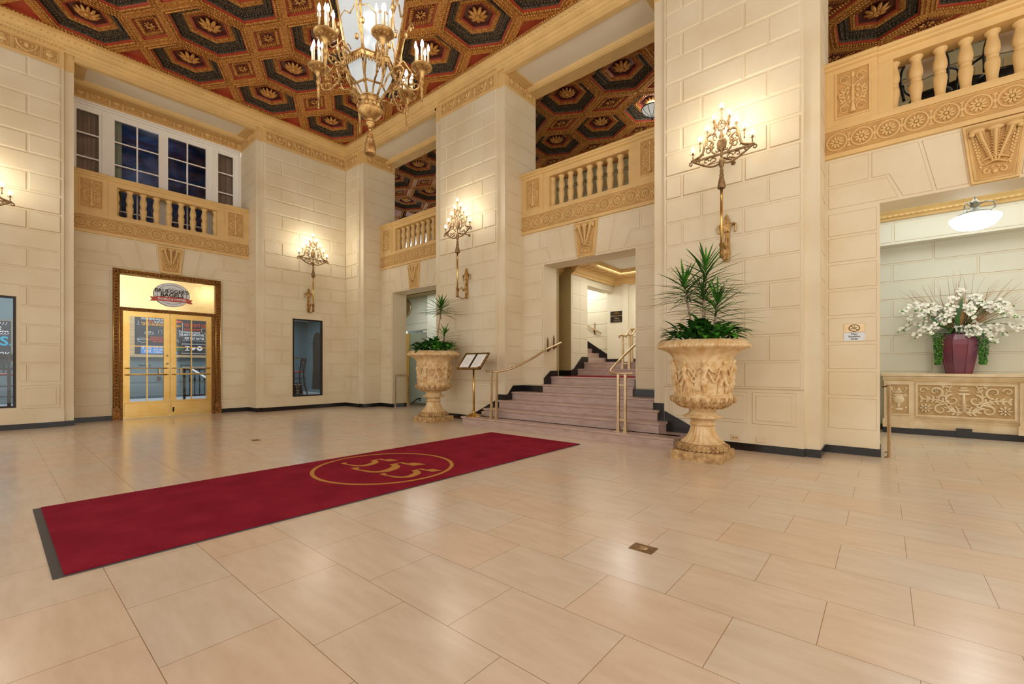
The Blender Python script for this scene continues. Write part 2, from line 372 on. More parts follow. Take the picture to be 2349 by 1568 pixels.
# ------------------------------------------------------------------ reusable carved ornament (local: x,z in plane, -y outwards)
def flower(r, petals=10, y=0.0, d=0.02, cx=0, cz=0, mi=0, two=False):
    b = B()
    for k in range(petals):
        a = 2 * pi * k / petals
        R = Matrix.Rotation(-a, 3, 'Y')
        c = Vector((0.6 * r * cos(a), -d * 0.5, 0.6 * r * sin(a)))
        b.ell((cx + c.x, y + c.y, cz + c.z), (r * 0.42, d, r * 0.17), 6, 4, mi, R)
    b.ell((cx, y - d * 0.8, cz), (r * 0.24, d * 1.2, r * 0.24), 8, 4, mi)
    if two:
        for k in range(5):
            a = 2 * pi * (k + .5) / 5
            b.ell((cx + .2 * r * cos(a), y - d * 1.8, cz + .2 * r * sin(a)), (r * .12, d * .5, r * .12), 6, 4, mi)
    return b
def leafrow(b, pts, r, mi=0, step=2, d=0.008):
    for i in range(1, len(pts) - 1, step):
        p = Vector(pts[i]); t = (Vector(pts[i + 1]) - Vector(pts[i - 1])).normalized()
        for sgn in (1, -1):
            nrm = Vector((-t.z, 0, t.x)) * sgn
            dirv = (t * 0.7 + nrm).normalized(); a = math.atan2(dirv.z, dirv.x)
            c = p + dirv * r * 0.75
            b.ell(tuple(c), (r, d, r * 0.42), 6, 3, mi, Matrix.Rotation(-a, 3, 'Y'))
def vine_panel(w, h):
    """candelabrum stem with leafy scrolls and corner flowers, centred at the origin"""
    b = B(); hw, hh = w / 2, h / 2; k = w / .3
    b.tube([(0, 0, -hh * .95), (0, -.004, -hh * .70), (0, -.004, -hh * .45), (0, -.004, 0), (0, -.004, hh * .35), (0, 0, hh * .95)], [.036 * k, .024 * k, .010 * k, .020 * k, .008 * k, .010 * k], 7)
    b.ell((0, 0, hh * .84), (.020 * k, .014, .045 * k), 8, 4); b.ell((0, 0, hh * .30), (.030 * k, .014, .014 * k), 8, 4); b.ell((0, 0, -hh * .30), (.026 * k, .014, .014 * k), 8, 4)
    for sg in (-1, 1):
        for (cz, up_) in ((hh * .70, 1), (-hh * .70, -1)):
            cx = sg * .082 * k; r = .046 * k
            ring = [(cx + r * cos(a_), 0, cz + r * sin(a_)) for a_ in [2 * pi * q / 16 for q in range(15)]]
            b.tube(ring, .0075 * k, 5); b.add(flower(r * .66, 6, 0, .009, cx, cz))
            p = bez([(sg * .012 * k, 0, cz - up_ * .09 * k), (sg * .05 * k, 0, cz - up_ * .075 * k), (cx + sg * .035 * k, 0, cz - up_ * .035 * k)], 4); b.tube(p, .008 * k, 5)
        p = bez([(sg * .015 * k, 0, -hh * .50), (sg * .075 * k, 0, -hh * .32), (sg * .095 * k, 0, -hh * .05), (sg * .070 * k, 0, hh * .22), (sg * .020 * k, 0, hh * .34)], 5); b.tube(p, .008 * k, 5)
        for (u, v_, L_, an) in ((.10, -.36, .042, -.5), (.115, -.12, .046, .35), (.105, .14, .044, .9), (.045, -.22, .036, 1.9), (.050, .04, .034, 2.3), (.05, .26, .034, 1.2), (.125, .02, .03, -.2), (.12, -.26, .03, .9)):
            b.ell((sg * u * k, -.002, v_ * hh), (L_ * k, .010, .013 * k), 7, 4, 0, Matrix.Rotation(-(an if sg > 0 else pi - an), 3, 'Y'))
    return b
def cornucopia_panel(w, h):
    b = B()
    for sg in (-1, 1):
        p = bez([(sg * w * .40, 0, h * .26), (sg * w * .34, 0, 0), (sg * w * .18, 0, -h * .22), (0, 0, -h * .30), (-sg * w * .12, 0, -h * .38)], 5)
        b.tube(p, [h * .13 * (1 - i / len(p)) + h * .02 for i in range(len(p))], 6, flat=.5)
        b.ell((sg * w * .40, 0, h * .32), (w * .09, .014, h * .09), 7, 4)
        b.ell((sg * w * .34, 0, -h * .3), (w * .05, .012, h * .09), 7, 4)
        b.ell((sg * w * .22, 0, h * .18), (w * .05, .016, h * .10), 7, 4)
    b.ell((0, 0, h * .12), (w * .12, .022, h * .22), 8, 5)
    b.tube([(-w * .4, 0, -h * .42), (0, 0, -h * .36), (w * .4, 0, -h * .42)], h * .03, 5)
    return b
def urn_panel(w, h):
    b = B()
    b.ell((0, 0, 0), (w * .32, .022, h * .17), 10, 5)
    b.ell((0, 0, h * .16), (w * .38, .014, h * .05), 8, 4)
    b.ell((0, 0, h * .30), (w * .22, .014, h * .07), 8, 4)
    b.ell((0, 0, -h * .22), (w * .1, .014, h * .10), 6, 4)
    b.ell((0, 0, -h * .36), (w * .26, .014, h * .05), 8, 4)
    for sg in (-1, 1):
        b.tube(spiral(sg * w * .36, h * .12, w * .1, w * .03, 0, sg * 1.7 * pi, 8), h * .02, 5)
        b.ell((sg * w * .36, 0, -h * .3), (w * .07, .014, w * .07), 7, 4)
    return b
def guilloche(n, pitch, h):
    """n rosettes in interlaced rings, centred"""
    b = B(); r = h * .40
    for i in range(n):
        x = (i - (n - 1) / 2) * pitch
        ring = [(x + r * cos(a), 0, r * sin(a)) for a in [2 * pi * k / 18 for k in range(18)]]
        b.tube(ring, h * .045, 5, closed=True)
        b.add(flower(r * .78, 10, 0, h * .04, x, 0))
        if i < n - 1:
            b.ell((x + pitch / 2, 0, 0), (h * .10, h * .04, h * .10), 7, 4)
            for sg in (-1, 1):
                b.ell((x + pitch / 2, 0, sg * h * .28), (h * .12, h * .03, h * .06), 6, 3)
                b.ell((x + pitch / 2, 0, sg * h * .17), (h * .04, h * .03, h * .12), 6, 3)
    return b
def plume_keystone(wt, wb, h):
    """three ribbed feathers tied with a ribbon over two scrolls; centred"""
    b = B()
    for sg in (-1, 1, 0):
        p = bez([(sg * wb * .06, 0, -h * .22), (sg * wb * .20, 0, 0), (sg * wt * .25, 0, h * .26), (sg * wt * .30, -.01, h * .40)], 5)
        nr = len(p)
        b.tube(p, [h * (.055 + .055 * i / nr) * (1.1 if sg == 0 else 1) for i in range(nr)], 9, flat=.38)
        b.tube([q + Vector((0, -.022 - .012 * i / nr, 0)) for i, q in enumerate(p)], h * .010, 5)
        for i in range(2, nr, 1):
            for sd in (-1, 1):
                w_ = h * (.055 + .055 * i / nr) * .5
                b.ell((p[i].x + sd * w_, -.020 - .006 * i / nr, p[i].z + .004), (h * .032, .010, h * .010), 5, 3, 0, Matrix.Rotation(-sd * .9 if sd > 0 else .9 - 0, 3, 'Y'))
        b.ell((p[-1].x + sg * h * .03, -.03, h * .42), (h * .12, .032, h * .055), 9, 5); b.ell((p[-1].x + sg * h * .10, -.03, h * .365), (h * .045, .028, h * .05), 8, 5)
    for zz, w_ in ((-.17, .36), (-.255, .30)):
        b.tube(bez([(-wb * w_, 0, h * zz), (0, -.035, h * (zz + .04)), (wb * w_, 0, h * zz)], 6), h * .030, 6, flat=.5)
    for sg in (-1, 1):
        b.tube(bez([(sg * wb * .34, 0, -h * .17), (sg * wb * .44, -.01, -h * .21), (sg * wb * .30, 0, -h * .27)], 4), h * .022, 6, flat=.6)
        b.tube(spiral(sg * wb * .21, -h * .385, wb * .13, wb * .03, pi / 2, pi / 2 - sg * 1.8 * pi, 12), h * .020, 5)
        b.tube([(sg * wb * .05, 0, -h * .29), (sg * wb * .12, 0, -h * .33)], h * .02, 5)
        for k in range(13):
            t = k / 12; b.ell((sg * (wb * .40 * (1 - t) + wt * .45 * t), 0, -h * .28 + h * .72 * t), (.016, .008, .020), 6, 3)
            if t > .3: b.ell((sg * (wb * .34 * (1 - t) + wt * .38 * t), 0, -h * .30 + h * .72 * t), (.013, .007, .018), 6, 3)
    b.ell((0, 0, -h * .40), (wb * .10, .012, h * .05), 6, 4)
    return b

# ------------------------------------------------------------------ floor
b = B(); b.quad((-7, -8, 0), (7.0, -8, 0), (7.0, 12.75, 0), (-7, 12.75, 0)); b.quad((7.0, -8, 0), (11.2, -8, 0), (11.2, 15.2, 0), (7.0, 15.2, 0))
tag(b.obj('floor', 'floor'), kind='structure', label='polished pink beige travertine tile floor')

# ------------------------------------------------------------------ blocks on a wall face
def courses(b, x0, x1, y, joints_even, joints_odd, z0=C0, n=NCO, raise_=0.014, gap=0.03, mi=0, skip=None, lowfrom=8):
    for i in range(n):
        za, zb = z0 + i * CH, z0 + (i + 1) * CH
        js = joints_even if i % 2 == 0 else joints_odd
        xs = [x0] + [x0 + (x1 - x0) * t for t in js] + [x1]
        rr = raise_ if i >= lowfrom else 0.005
        for a, c in zip(xs[:-1], xs[1:]):
            if skip and skip(a, c, za, zb): continue
            g = gap / 2 if i >= lowfrom else 0.012
            b.rect(a + (g if a > x0 + 1e-6 else .004), c - (g if c < x1 - 1e-6 else .004), za + g, zb - g, y, y - rr, rr * .8 if i >= lowfrom else .006, mi, None if i >= lowfrom + 2 else 1)

DENT_P = 0.052
def dentils(b, x0, x1, y, z0, z1, d, mi=0):
    n = max(1, int((x1 - x0) / DENT_P)); p = (x1 - x0) / n
    for i in range(n): b.box(x0 + i * p + p * .22, x0 + i * p + p * .80, y - d, y + .005, z0, z1, mi)

def frieze(parent, x0, x1, y, zb=ZF, h=0.33, name='frieze_carving'):
    """sunk panels with carved cornucopias and urns, front plane y (parts of the wall)"""
    w = x1 - x0; g = B(); r = B()
    n = max(1, round((w - .18) / .56)); unit = (w - .18 + .0) / (n + .5)
    g.box(x0 - .003, x1 + .003, y, y + .05, zb, zb + h, 0)
    x = x0 + .09; k = 0
    def panel(xa, xb):
        g.rect(xa, xb, zb + .055, zb + h - .045, y, y - .001, .0005, 1)
        for q in ((xa - .012, xa, zb + .043, zb + h - .033), (xb, xb + .012, zb + .043, zb + h - .033), (xa, xb, zb + .043, zb + .055), (xa, xb, zb + h - .045, zb + h - .033)):
            g.box(q[0], q[1], y - .012, y, q[2], q[3], 0)
    nn = 2 * n + 1; wa = unit * .5 - .03; wb_ = unit * .5 - .03
    seq = []
    for i in range(nn):
        seq.append('u' if i % 2 == 0 else 'c')
    tot = sum(.17 if s_ == 'u' else .29 for s_ in seq); sc_ = (w - .18 - .035 * (nn - 1)) / tot
    ph = h - .10
    for s_ in seq:
        pw = (.17 if s_ == 'u' else .29) * sc_
        panel(x, x + pw)
        o = urn_panel(pw, ph) if s_ == 'u' else cornucopia_panel(pw, ph)
        r.add(o, T(x + pw / 2, y - .003, zb + .055 + ph / 2))
        x += pw + .035
    go = g.obj('frieze', ['tan', 'tan_ground'], parent)
    r.obj(name, 'tan', go)
    return go

# ------------------------------------------------------------------ right wall (wall B)
wallB = empty('wall_right', (XB, 0, 0), ROTB); tag(wallB, kind='structure', label='cream block wall with the staircase and tall piers')
def YB(Y): return -Y   # local x on the right wall
CORN = [(0.05, ZF + .33), (0.0, ZF + .33), (-.03, ZF + .35), (-.03, ZF + .385), (-.055, ZF + .41), (-.06, ZF + .44), (-.12, ZF + .475), (-.13, ZF + .49), (-.175, ZF + .52), (-.18, ZC + .03), (0.05, ZC + .03)]
def cornice_beads(par, x0, x1):
    b = B(); n = int((x1 - x0) / .045)
    for i in range(n): b.ell((x0 + i * .045, -.064, ZF + .430), (.015, .012, .010), 5, 3)
    n = int((x1 - x0) / .09)
    for i in range(n): b.ell((x0 + i * .09, -.155, ZF + .508), (.026, .016, .018), 6, 4, 0, Matrix.Rotation(.4, 3, 'Z'))
    b.obj('bead_molding', 'tan', par)
def pier_parts(par, c, hp, left_open=True, right_open=True, zlow=0, field=True, je=(.14, .62), jo=(.30, .79), deep=DEEP):
    x0, x1 = c - hp, c + hp
    b = B(); b.box(x0, x1, .04, deep, 0, ZC)
    fl, fr = (x0 + .17 if left_open else x0), (x1 - .17 if right_open else x1)
    b.box(fl, fr, 0, .041, 0, ZF + .33)
    # border strips' joints, waist line, plinth
    courses(b, fl + .03, fr - .03, 0, je, jo)
    b.box(fl - .004, fr + .004, -.010, .0, C0 - .018, C0 - .008, 1)
    b.box(fl - .006, fr + .006, -.012, .0, .10, .31)
    nP = 3 if fr - fl > 1.5 else 2
    for i in range(nP):
        a = fl + .05 + (fr - fl - .1) * i / nP; q = fl + .05 + (fr - fl - .1) * (i + 1) / nP
        b.rect(a + .03, q - .03, .37, .80, 0, -.008, .006, 0, 1); b.rect(a + .075, q - .075, .415, .755, -.008, -.014, .005, 0, 1)
    for (sx, on, f) in ((x0, left_open, -1), (x1, right_open, 1)):
        if not on: continue
        # side face blocks (faces the bay)
        for i in range(NCO):
            za, zb = C0 + i * CH + .008, C0 + (i + 1) * CH - .008
            ya, yb = .10, (REC - .02 if za < 4.9 else deep - .04)
            q = B(); q.rect(ya, yb, za, zb, 0, -.004, .005, 0, 1)
            mx = T(sx, 0, 0) @ (RZ(pi / 2) if f > 0 else RZ(-pi / 2) @ T(-ya - yb, 0, 0))
            b.add(q, mx)
    o = b.obj('pier', ['wall', 'joint'], par)
    bb = B()
    bb.box(fl - .012, fr + .012, -.018, .03, 0, .10)
    if left_open: bb.box(x0 - .012, fl, .028, .06, 0, .10); bb.box(x0 - .012, x0 + .02, .061, REC, 0, .10)
    if right_open: bb.box(fr, x1 + .012, .028, .06, 0, .10); bb.box(x1 - .02, x1 + .012, .061, REC, 0, .10)
    bb.obj('baseboard', 'base', o)
    # frieze on the front and the sides
    fz = frieze(o, fl, fr, -.006)
    e = B()
    if left_open: e.box(x0 - .004, fl - .004, .034, .06, ZF, ZF + .33)
    if right_open: e.box(fr + .004, x1 + .004, .034, .06, ZF, ZF + .33)
    dentils(e, fl - .02, fr + .02, 0, ZF + .345, ZF + .385, .05)
    e.obj('dentil_band', 'tan', o)
    for (sx, on, f) in ((x0, left_open, -1), (x1, right_open, 1)):
        if not on: continue
        q = empty('side_frieze', (sx, 0, 0), (pi / 2 if f > 0 else -pi / 2), o)
        if f > 0: frieze(q, .05, deep - .01, -.006, h=.29)
        else: frieze(q, -deep + .01, -.05, -.006, h=.29)
        d = B(); dx = (.05, deep - .01) if f > 0 else (-deep + .01, -.05)
        dentils(d, dx[0], dx[1], -.006, ZF + .235, ZF + .27, .035)
        d.prism([(-.006, ZF + .27), (-.05, ZF + .275), (-.10, ZF + .31), (0, ZF + .31)], 'x', dx[0], dx[1])
        d.obj('dentil_band', 'tan', q)
    return o

def bay_wall(par, c, hb, rec, zfrom=0, door=True, green_in=True):
    b = B(); x0, x1 = c - hb, c + hb
    y0, y1 = rec, DEEP
    b.box(x0, c - PW, y0, y1, 0, PH); b.box(c + PW, x1, y0, y1, 0, PH); b.box(x0, x1, y0, y1, PH, 3.93)
    # jamb blocks
    k = 0; z = 3.22
    zz = [0.31] + [C0 - .18 + .355 * i for i in range(0, 8)]
    lev = [.31, .75, 1.10, 1.455, 1.81, 2.165, 2.52, 2.87, 3.20]
    for sg in (-1, 1):
        xa, xb = sorted((c + sg * (PW + .03), c + sg * (hb - .04)))
        for za, zb in zip(lev[:-1], lev[1:]): b.rect(xa, xb, za + .018, zb - .018, y0, y0 - .005, .006, 0, 1)
        b.box(*sorted((c + sg * PW, c + sg * hb)), y0 - .01, y0, .10, .30)
        # flat arch voussoirs (x measured outwards from the centre)
        def V(pts):
            p = [(c + sg * q[0], q[1]) for q in pts]
            if sg < 0: p = p[::-1]
            b.blk(p, y0, y0 - .005, .006, 0, 1)
        V([(.255, 3.90), (.19, 3.25), (.46, 3.25), (.60, 3.90)][::-1] if False else [(.20, 3.255), (.47, 3.255), (.60, 3.885), (.27, 3.885)])
        V([(.50, 3.255), (.77, 3.255), (.90, 3.56), (1.07, 3.56), (1.07, 3.885), (.63, 3.885)])
        V([(.81, 3.255), (hb - .04, 3.255), (hb - .04, 3.53), (.92, 3.53)])
        V([(1.10, 3.56), (hb - .04, 3.56), (hb - .04, 3.885), (1.10, 3.885)])
    o = b.obj('bay_wall', ['wall', 'joint'], par)
    bs = B()
    for sg in (-1, 1):
        xa, xb = sorted((c + sg * (PW - .012), c + sg * hb)); bs.box(xa, xb, rec - .018, rec + .02, 0, .10)
        xa, xb = sorted((c + sg * (PW - .012), c + sg * (PW + .02))); bs.box(xa, xb, rec, DEEP, 0, .10)
    if door: bs.obj('baseboard', 'base', o)
    # keystone
    k = B(); wt, wb, zt, zb = .26, .185, 3.91, 3.225
    k.blk([(c - wb, zb), (c + wb, zb), (c + wt, zt), (c - wt, zt)], y0 - .0, y0 - .035, .004, 0)
    k.blk([(c - wb + .045, zb + .05), (c + wb - .045, zb + .05), (c + wt - .055, zt - .05), (c - wt + .055, zt - .05)], y0 - .035, y0 - .036, .0005, 1)
    for (p, q) in (((c - wb + .03, zb + .035), (c + wb - .03, zb + .035)), ((c + wb - .03, zb + .035), (c + wt - .04, zt - .035)), ((c + wt - .04, zt - .035), (c - wt + .04, zt - .035)), ((c - wt + .04, zt - .035), (c - wb + .03, zb + .035))):
        k.tube([(p[0], y0 - .036, p[1]), (q[0], y0 - .036, q[1])], .010, 5)
    ko = k.obj('keystone', ['tan', 'tan_ground'], o)
    K = plume_keystone(.42, .28, .58); kk = B(); kk.add(K, T(c, y0 - .04, (zt + zb) / 2)); kk.obj('plume_carving', 'tan', ko)
    return o

BALP = [(.050, 0), (.050, .03), (.044, .04), (.036, .06), (.038, .10), (.046, .18), (.050, .24), (.046, .28), (.035, .298), (.035, .302), (.041, .31), (.041, .325), (.035, .333), (.046, .36), (.051, .40), (.048, .45), (.040, .50), (.034, .545), (.036, .56), (.048, .58), (.052, .595), (.052, .61)]
BALP = [(r * 1.32, z) for r, z in BALP]
def balustrade(loc, rotz, hb, rec, label):
    t = empty('balustrade', loc, rotz); tag(t, label, 'balustrade', None)
    f = rec - .02
    b = B()
    b.box(-hb, hb, f, f + .30, 3.935, 4.31)
    b.box(-hb - .0, hb, f - .02, f + .1, 3.92, 3.975); b.box(-hb, hb, f - .02, f + .1, 4.275, 4.33)
    b.rect(-hb, hb, 3.985, 4.265, f - .001, f - .003, .001, 1)
    ba = b.obj('base_band', ['tan', 'tan_ground'], t)
    n = round(2 * hb / .26); g = guilloche(n, 2 * hb / n, .27); gg = B(); gg.add(g, T(0, f - .005, 4.125)); gg.obj('rosette_carving', 'tan', ba)
    b = B(); b.box(-hb + .56, hb - .56, f + .03, f + .27, 4.31, 4.38); b.obj('bottom_rail', 'tan', t)
    b = B()
    b.box(-hb + .551, hb - .551, f + .02, f + .28, 4.992, 5.09)
    b.prism([(f + .01, 5.085), (f - .015, 5.10), (f - .02, 5.12), (f - .045, 5.135), (f - .045, 5.17), (f - .03, 5.185), (f + .33, 5.185), (f + .33, 5.10), (f + .28, 5.085)], 'x', -hb + .551, hb - .551)
    b.obj('coping', 'tan', t)
    for sg in (-1, 1):
        p = B(); xa, xb = sorted((sg * hb, sg * (hb - .55)))
        p.box(xa, xb, f, f + .32, 4.31, 5.09)
        p.prism([(f - .005, 5.085), (f - .03, 5.10), (f - .035, 5.12), (f - .065, 5.135), (f - .065, 5.17), (f - .05, 5.19), (f + .34, 5.19), (f + .34, 5.10), (f + .3, 5.085)], 'x', xa - (.0 if sg > 0 else 0), xb)
        xm = sg * (hb - .30)
        p.rect(xm - .165, xm + .165, 4.44, 5.02, f, f - .0015, .001, 1)
        for q in ((-.185, -.165, 4.42, 5.04), (.165, .185, 4.42, 5.04), (-.165, .165, 4.42, 4.44), (-.165, .165, 5.02, 5.04)):
            p.box(xm + q[0], xm + q[1], f - .014, f, q[2], q[3])
        xc, xd = sorted((sg * (hb - .55), sg * (hb - .70))); p.box(xc, xd, f + .021, f + .279, 4.31, 4.991)
        po = p.obj('pedestal', ['tan', 'tan_ground'], t)
        v = B(); v.add(vine_panel(.31, .55), T(xm, f - .004, 4.73)); v.obj('vine_carving', 'tan', po)
    op = 2 * (hb - .70)
    first = None
    for i in range(9):
        x = -op / 2 + op * i / 8
        if first is None:
            q = B(); q.lathe(BALP, 16); first = q.obj('baluster', 'tan', t, (x, f + .15, 4.38))
        else: inst(first, t, (x, f + .15, 4.38))
    return t

def soffit(par, c, hb):
    b = B(); x0, x1 = c - hb, c + hb
    b.box(x0, x1, .0, DEEP, 7.125, 7.22, 0)                       # flat cream panel
    b.box(x0, x1, -.004, .10, 7.08, 7.21, 1); b.box(x0, x1, .80, DEEP + .02, 7.04, 7.21, 1)
    b.prism([(.80, 7.045), (.77, 7.06), (.74, 7.09), (.72, 7.13), (.80, 7.13)], 'x', x0, x1, 1)
    b.prism([(.10, 7.09), (.12, 7.10), (.13, 7.13), (.10, 7.13)], 'x', x0, x1, 1)
    for xa, xb in ((x0, x0 + .20), (x1 - .20, x1)): b.box(xa, xb, .1, .8, 7.10, 7.2, 1)
    return b.obj('soffit', ['soffit', 'tan'], par)

for k, y in enumerate(PIERS_B): pier_parts(wallB, YB(y), HP)
# corner pier, 11.14 .. 12.03
pier_parts(wallB, YB((11.14 + YA) / 2), (YA - 11.14) / 2 , left_open=False, right_open=True, je=(.5,), jo=())
for y, nm in BAYS_B:
    bay_wall(wallB, YB(y), HB, REC, door=(nm != 'middle'))
    soffit(wallB, YB(y), HB)
b = B(); b.prism(CORN, 'x', YB(YA), YB(-2.6)); b.obj('cornice', 'tan', wallB)
cornice_beads(wallB, YB(YA) + .1, YB(-1.5))
balustrade((XB, 9.58, 0), ROTB, HB, REC, 'ochre stone balustrade nearest the far corner, over the portal behind the left urn')
balustrade((XB, 4.32, 0), ROTB, HB, REC, 'ochre stone balustrade above the marble staircase portal')
balustrade((XB, -0.94, 0), ROTB, HB, REC, 'ochre stone balustrade at the right edge, dark chairs behind it')
# near pier beyond the right edge of the picture
b = B(); b.box(2.50, 4.6, 0.0, DEEP, 0, ZC); b.obj('pier', 'wall', wallB)

# ------------------------------------------------------------------ left wall (wall A)
wallA = empty('wall_left', (0, YA, 0), 0); tag(wallA, kind='structure', label='cream block wall with the brass doors')
RECA = 0.55; CA, HA = 2.66, 1.63
def shop_pier(x0, x1, wx0, wx1, wz0, wz1, lo, ro):
    """pier with a plate glass window through it, from x0 to x1"""
    b = B()
    for (xa, xb, za, zb) in ((x0, wx0, 0, 3.3), (wx1, x1, 0, 3.3), (wx0, wx1, 0, wz0), (wx0, wx1, wz1, 3.3)): b.box(xa, xb, .04, .14, za, zb)
    b.box(x0, x1, .04, DEEP, 3.3, ZC)
    if lo: b.box(x0, x0 + .14, .14, DEEP, 0, 3.3)
    if ro: b.box(x1 - .14, x1, .14, DEEP, 0, 3.3)
    fl, fr = (x0 + .14 if lo else x0), (x1 - .14 if ro else x1)
    for (xa, xb, za, zb) in ((fl, wx0, 0, ZF + .33), (wx1, fr, 0, ZF + .33), (wx0, wx1, 0, wz0), (wx0, wx1, wz1, ZF + .33)): b.box(xa, xb, 0, .041, za, zb)
    for i in range(NCO):
        za, zb = C0 + i * CH, C0 + (i + 1) * CH
        js = (.20, .58) if i % 2 else (.39, .78)
        xs = [fl + .03] + [fl + (fr - fl) * t for t in js] + [fr - .03]
        hi = i >= 8; g = .014 if hi else .012; rr = .014 if hi else .005
        for a, q in zip(xs[:-1], xs[1:]):
            if zb > wz0 and za < wz1 - .02:
                segs = [(a, min(q, wx0 - .03)), (max(a, wx1 + .03), q)]
            else: segs = [(a, q)]
            for (u, w) in segs:
                if w - u > .08: b.rect(u + g, w - g, za + g, zb - g, 0, -rr, rr * .8 if hi else .006, 0, None if i >= 10 else 1)
    for (u, w) in ((fl + .05, wx0 - .06), (wx1 + .06, fr - .05)):
        if w - u > .2: b.rect(u, w, .37, .80, 0, -.008, .006, 0, 1); b.rect(u + .05, w - .05, .42, .75, -.008, -.013, .005, 0, 1)
    b.box(fl - .006, fr + .006, -.010, 0, .10, .31)
    for (sx, on, f) in ((x0, lo, -1), (x1, ro, 1)):
        if not on: continue
        for i in range(NCO):
            za, zb = C0 + i * CH + .008, C0 + (i + 1) * CH - .008
            ya, yb = .10, (RECA - .02 if za < 4.9 else DEEP - .04)
            q = B(); q.rect(ya, yb, za, zb, 0, -.004, .005, 0, 1)
            b.add(q, T(sx, 0, 0) @ (RZ(pi / 2) if f > 0 else RZ(-pi / 2) @ T(-ya - yb, 0, 0)))
    o = b.obj('pier', ['wall', 'joint'], wallA)
    bb = B(); bb.box(fl - .012, fr + (.012 if ro else 0), -.018, .03, 0, .10)
    if lo: bb.box(x0 - .012, fl, .028, .06, 0, .10); bb.box(x0 - .012, x0 + .02, .061, RECA, 0, .10)
    if ro: bb.box(fr, x1 + .012, .028, .06, 0, .10); bb.box(x1 - .02, x1 + .012, .061, RECA, 0, .10)
    bb.obj('baseboard', 'base', o)
    frieze(o, fl, fr, -.006)
    e = B()
    if lo: e.box(x0 - .004, fl - .004, .034, .06, ZF, ZF + .33)
    if ro: e.box(fr + .004, x1 + .004, .034, .06, ZF, ZF + .33)
    dentils(e, fl - .02, fr, 0, ZF + .345, ZF + .385, .05); e.obj('dentil_band', 'tan', o)
    for (sx, on, f) in ((x0, lo, -1), (x1, ro, 1)):
        if not on: continue
        q = empty('side_frieze', (sx, 0, 0), (pi / 2 if f > 0 else -pi / 2), o)
        dx = (.05, DEEP - .01) if f > 0 else (-DEEP + .01, -.05)
        frieze(q, dx[0], dx[1], -.006, h=.29)
        d = B(); dentils(d, dx[0], dx[1], -.006, ZF + .235, ZF + .27, .035); d.obj('dentil_band', 'tan', q)
    return o
shop_pier(-1.38, 1.03, -.55, .28, .40, 2.42, True, True)
shop_pier(4.29, XB + .04, 5.17, 5.985, .34, 2.43, True, False)
# bay wall around the brass doors
def bay_a():
    b = B(); x0, x1 = CA - HA, CA + HA; ow, oh = 1.0, 3.26
    b.box(x0, CA - ow, RECA, DEEP, 0, oh); b.box(CA + ow, x1, RECA, DEEP, 0, oh); b.box(x0, x1, RECA, DEEP, oh, 3.93)
    lev = [.31, .66, 1.01, 1.37, 1.73, 2.09, 2.45, 2.81, 3.20]
    for sg in (-1, 1):
        xa, xb = sorted((CA + sg * (ow + .04), CA + sg * (HA - .05)))
        for za, zb in zip(lev[:-1], lev[1:]): b.rect(xa, xb, za + .018, zb - .018, RECA, RECA - .005, .006, 0, 1)
        b.box(*sorted((CA + sg * ow, CA + sg * HA)), RECA - .01, RECA, .10, .30)
        def V(pts):
            p = [(CA + sg * q[0], q[1]) for q in pts]
            if sg < 0: p = p[::-1]
            b.blk(p, RECA, RECA - .005, .006, 0, 1)
        V([(.20, 3.29), (.47, 3.29), (.60, 3.885), (.27, 3.885)])
        V([(.50, 3.29), (.77, 3.29), (.90, 3.56), (1.07, 3.56), (1.07, 3.885), (.63, 3.885)])
        V([(.81, 3.29), (HA - .05, 3.29), (HA - .05, 3.53), (.92, 3.53)])
        V([(1.10, 3.56), (HA - .05, 3.56), (HA - .05, 3.885), (1.10, 3.885)])
    o = b.obj('bay_wall', ['wall', 'joint'], wallA)
    bs = B()
    for sg in (-1, 1):
        xa, xb = sorted((CA + sg * ow, CA + sg * HA)); bs.box(xa, xb, RECA - .018, RECA + .02, 0, .10)
    bs.obj('baseboard', 'base', o)
    k = B(); wt, wb, zt, zb = .25, .19, 3.91, 3.27; y0 = RECA
    k.blk([(CA - wb, zb), (CA + wb, zb), (CA + wt, zt), (CA - wt, zt)], y0, y0 - .035, .004, 0)
    k.blk([(CA - wb + .045, zb + .05), (CA + wb - .045, zb + .05), (CA + wt - .055, zt - .05), (CA - wt + .055, zt - .05)], y0 - .035, y0 - .036, .0005, 1)
    ko = k.obj('keystone', ['tan', 'tan_ground'], o)
    kk = B(); kk.add(plume_keystone(.40, .29, .54), T(CA, y0 - .04, (zt + zb) / 2)); kk.obj('plume_carving', 'tan', ko)
    # wall strip above the upper windows with its own frieze
    u = B(); u.box(x0, x1, DEEP, DEEP + .1, 6.86, 7.22); uo = u.obj('window_head', 'tan', o)
    frieze(uo, x0, x1, DEEP - .006, h=.29)
    d = B(); dentils(d, x0, x1, DEEP - .006, ZF + .235, ZF + .27, .035)
    d.prism([(DEEP - .006, ZF + .27), (DEEP - .05, ZF + .275), (DEEP - .10, ZF + .31), (DEEP, ZF + .31)], 'x', x0, x1); d.obj('dentil_band', 'tan', uo)
    # balcony floor behind the balustrade
    f = B(); f.box(x0, x1, RECA, DEEP + .3, 3.93, 4.30); f.obj('balcony_floor', 'soffit', o)
bay_a(); soffit(wallA, CA, HA)
b = B(); b.prism(CORN, 'x', -1.6, XB); b.obj('cornice', 'tan', wallA)
cornice_beads(wallA, -.6, XB - .1)
balustrade((CA, YA, 0), 0, HA, RECA, 'ochre stone balustrade above the brass double doors')
b = B(); b.box(-3.6, -3.0, 0, .6, 0, ZC); b.box(-3.0, -1.38, .55, DEEP, 0, ZC); b.obj('pier', 'wall', wallA)

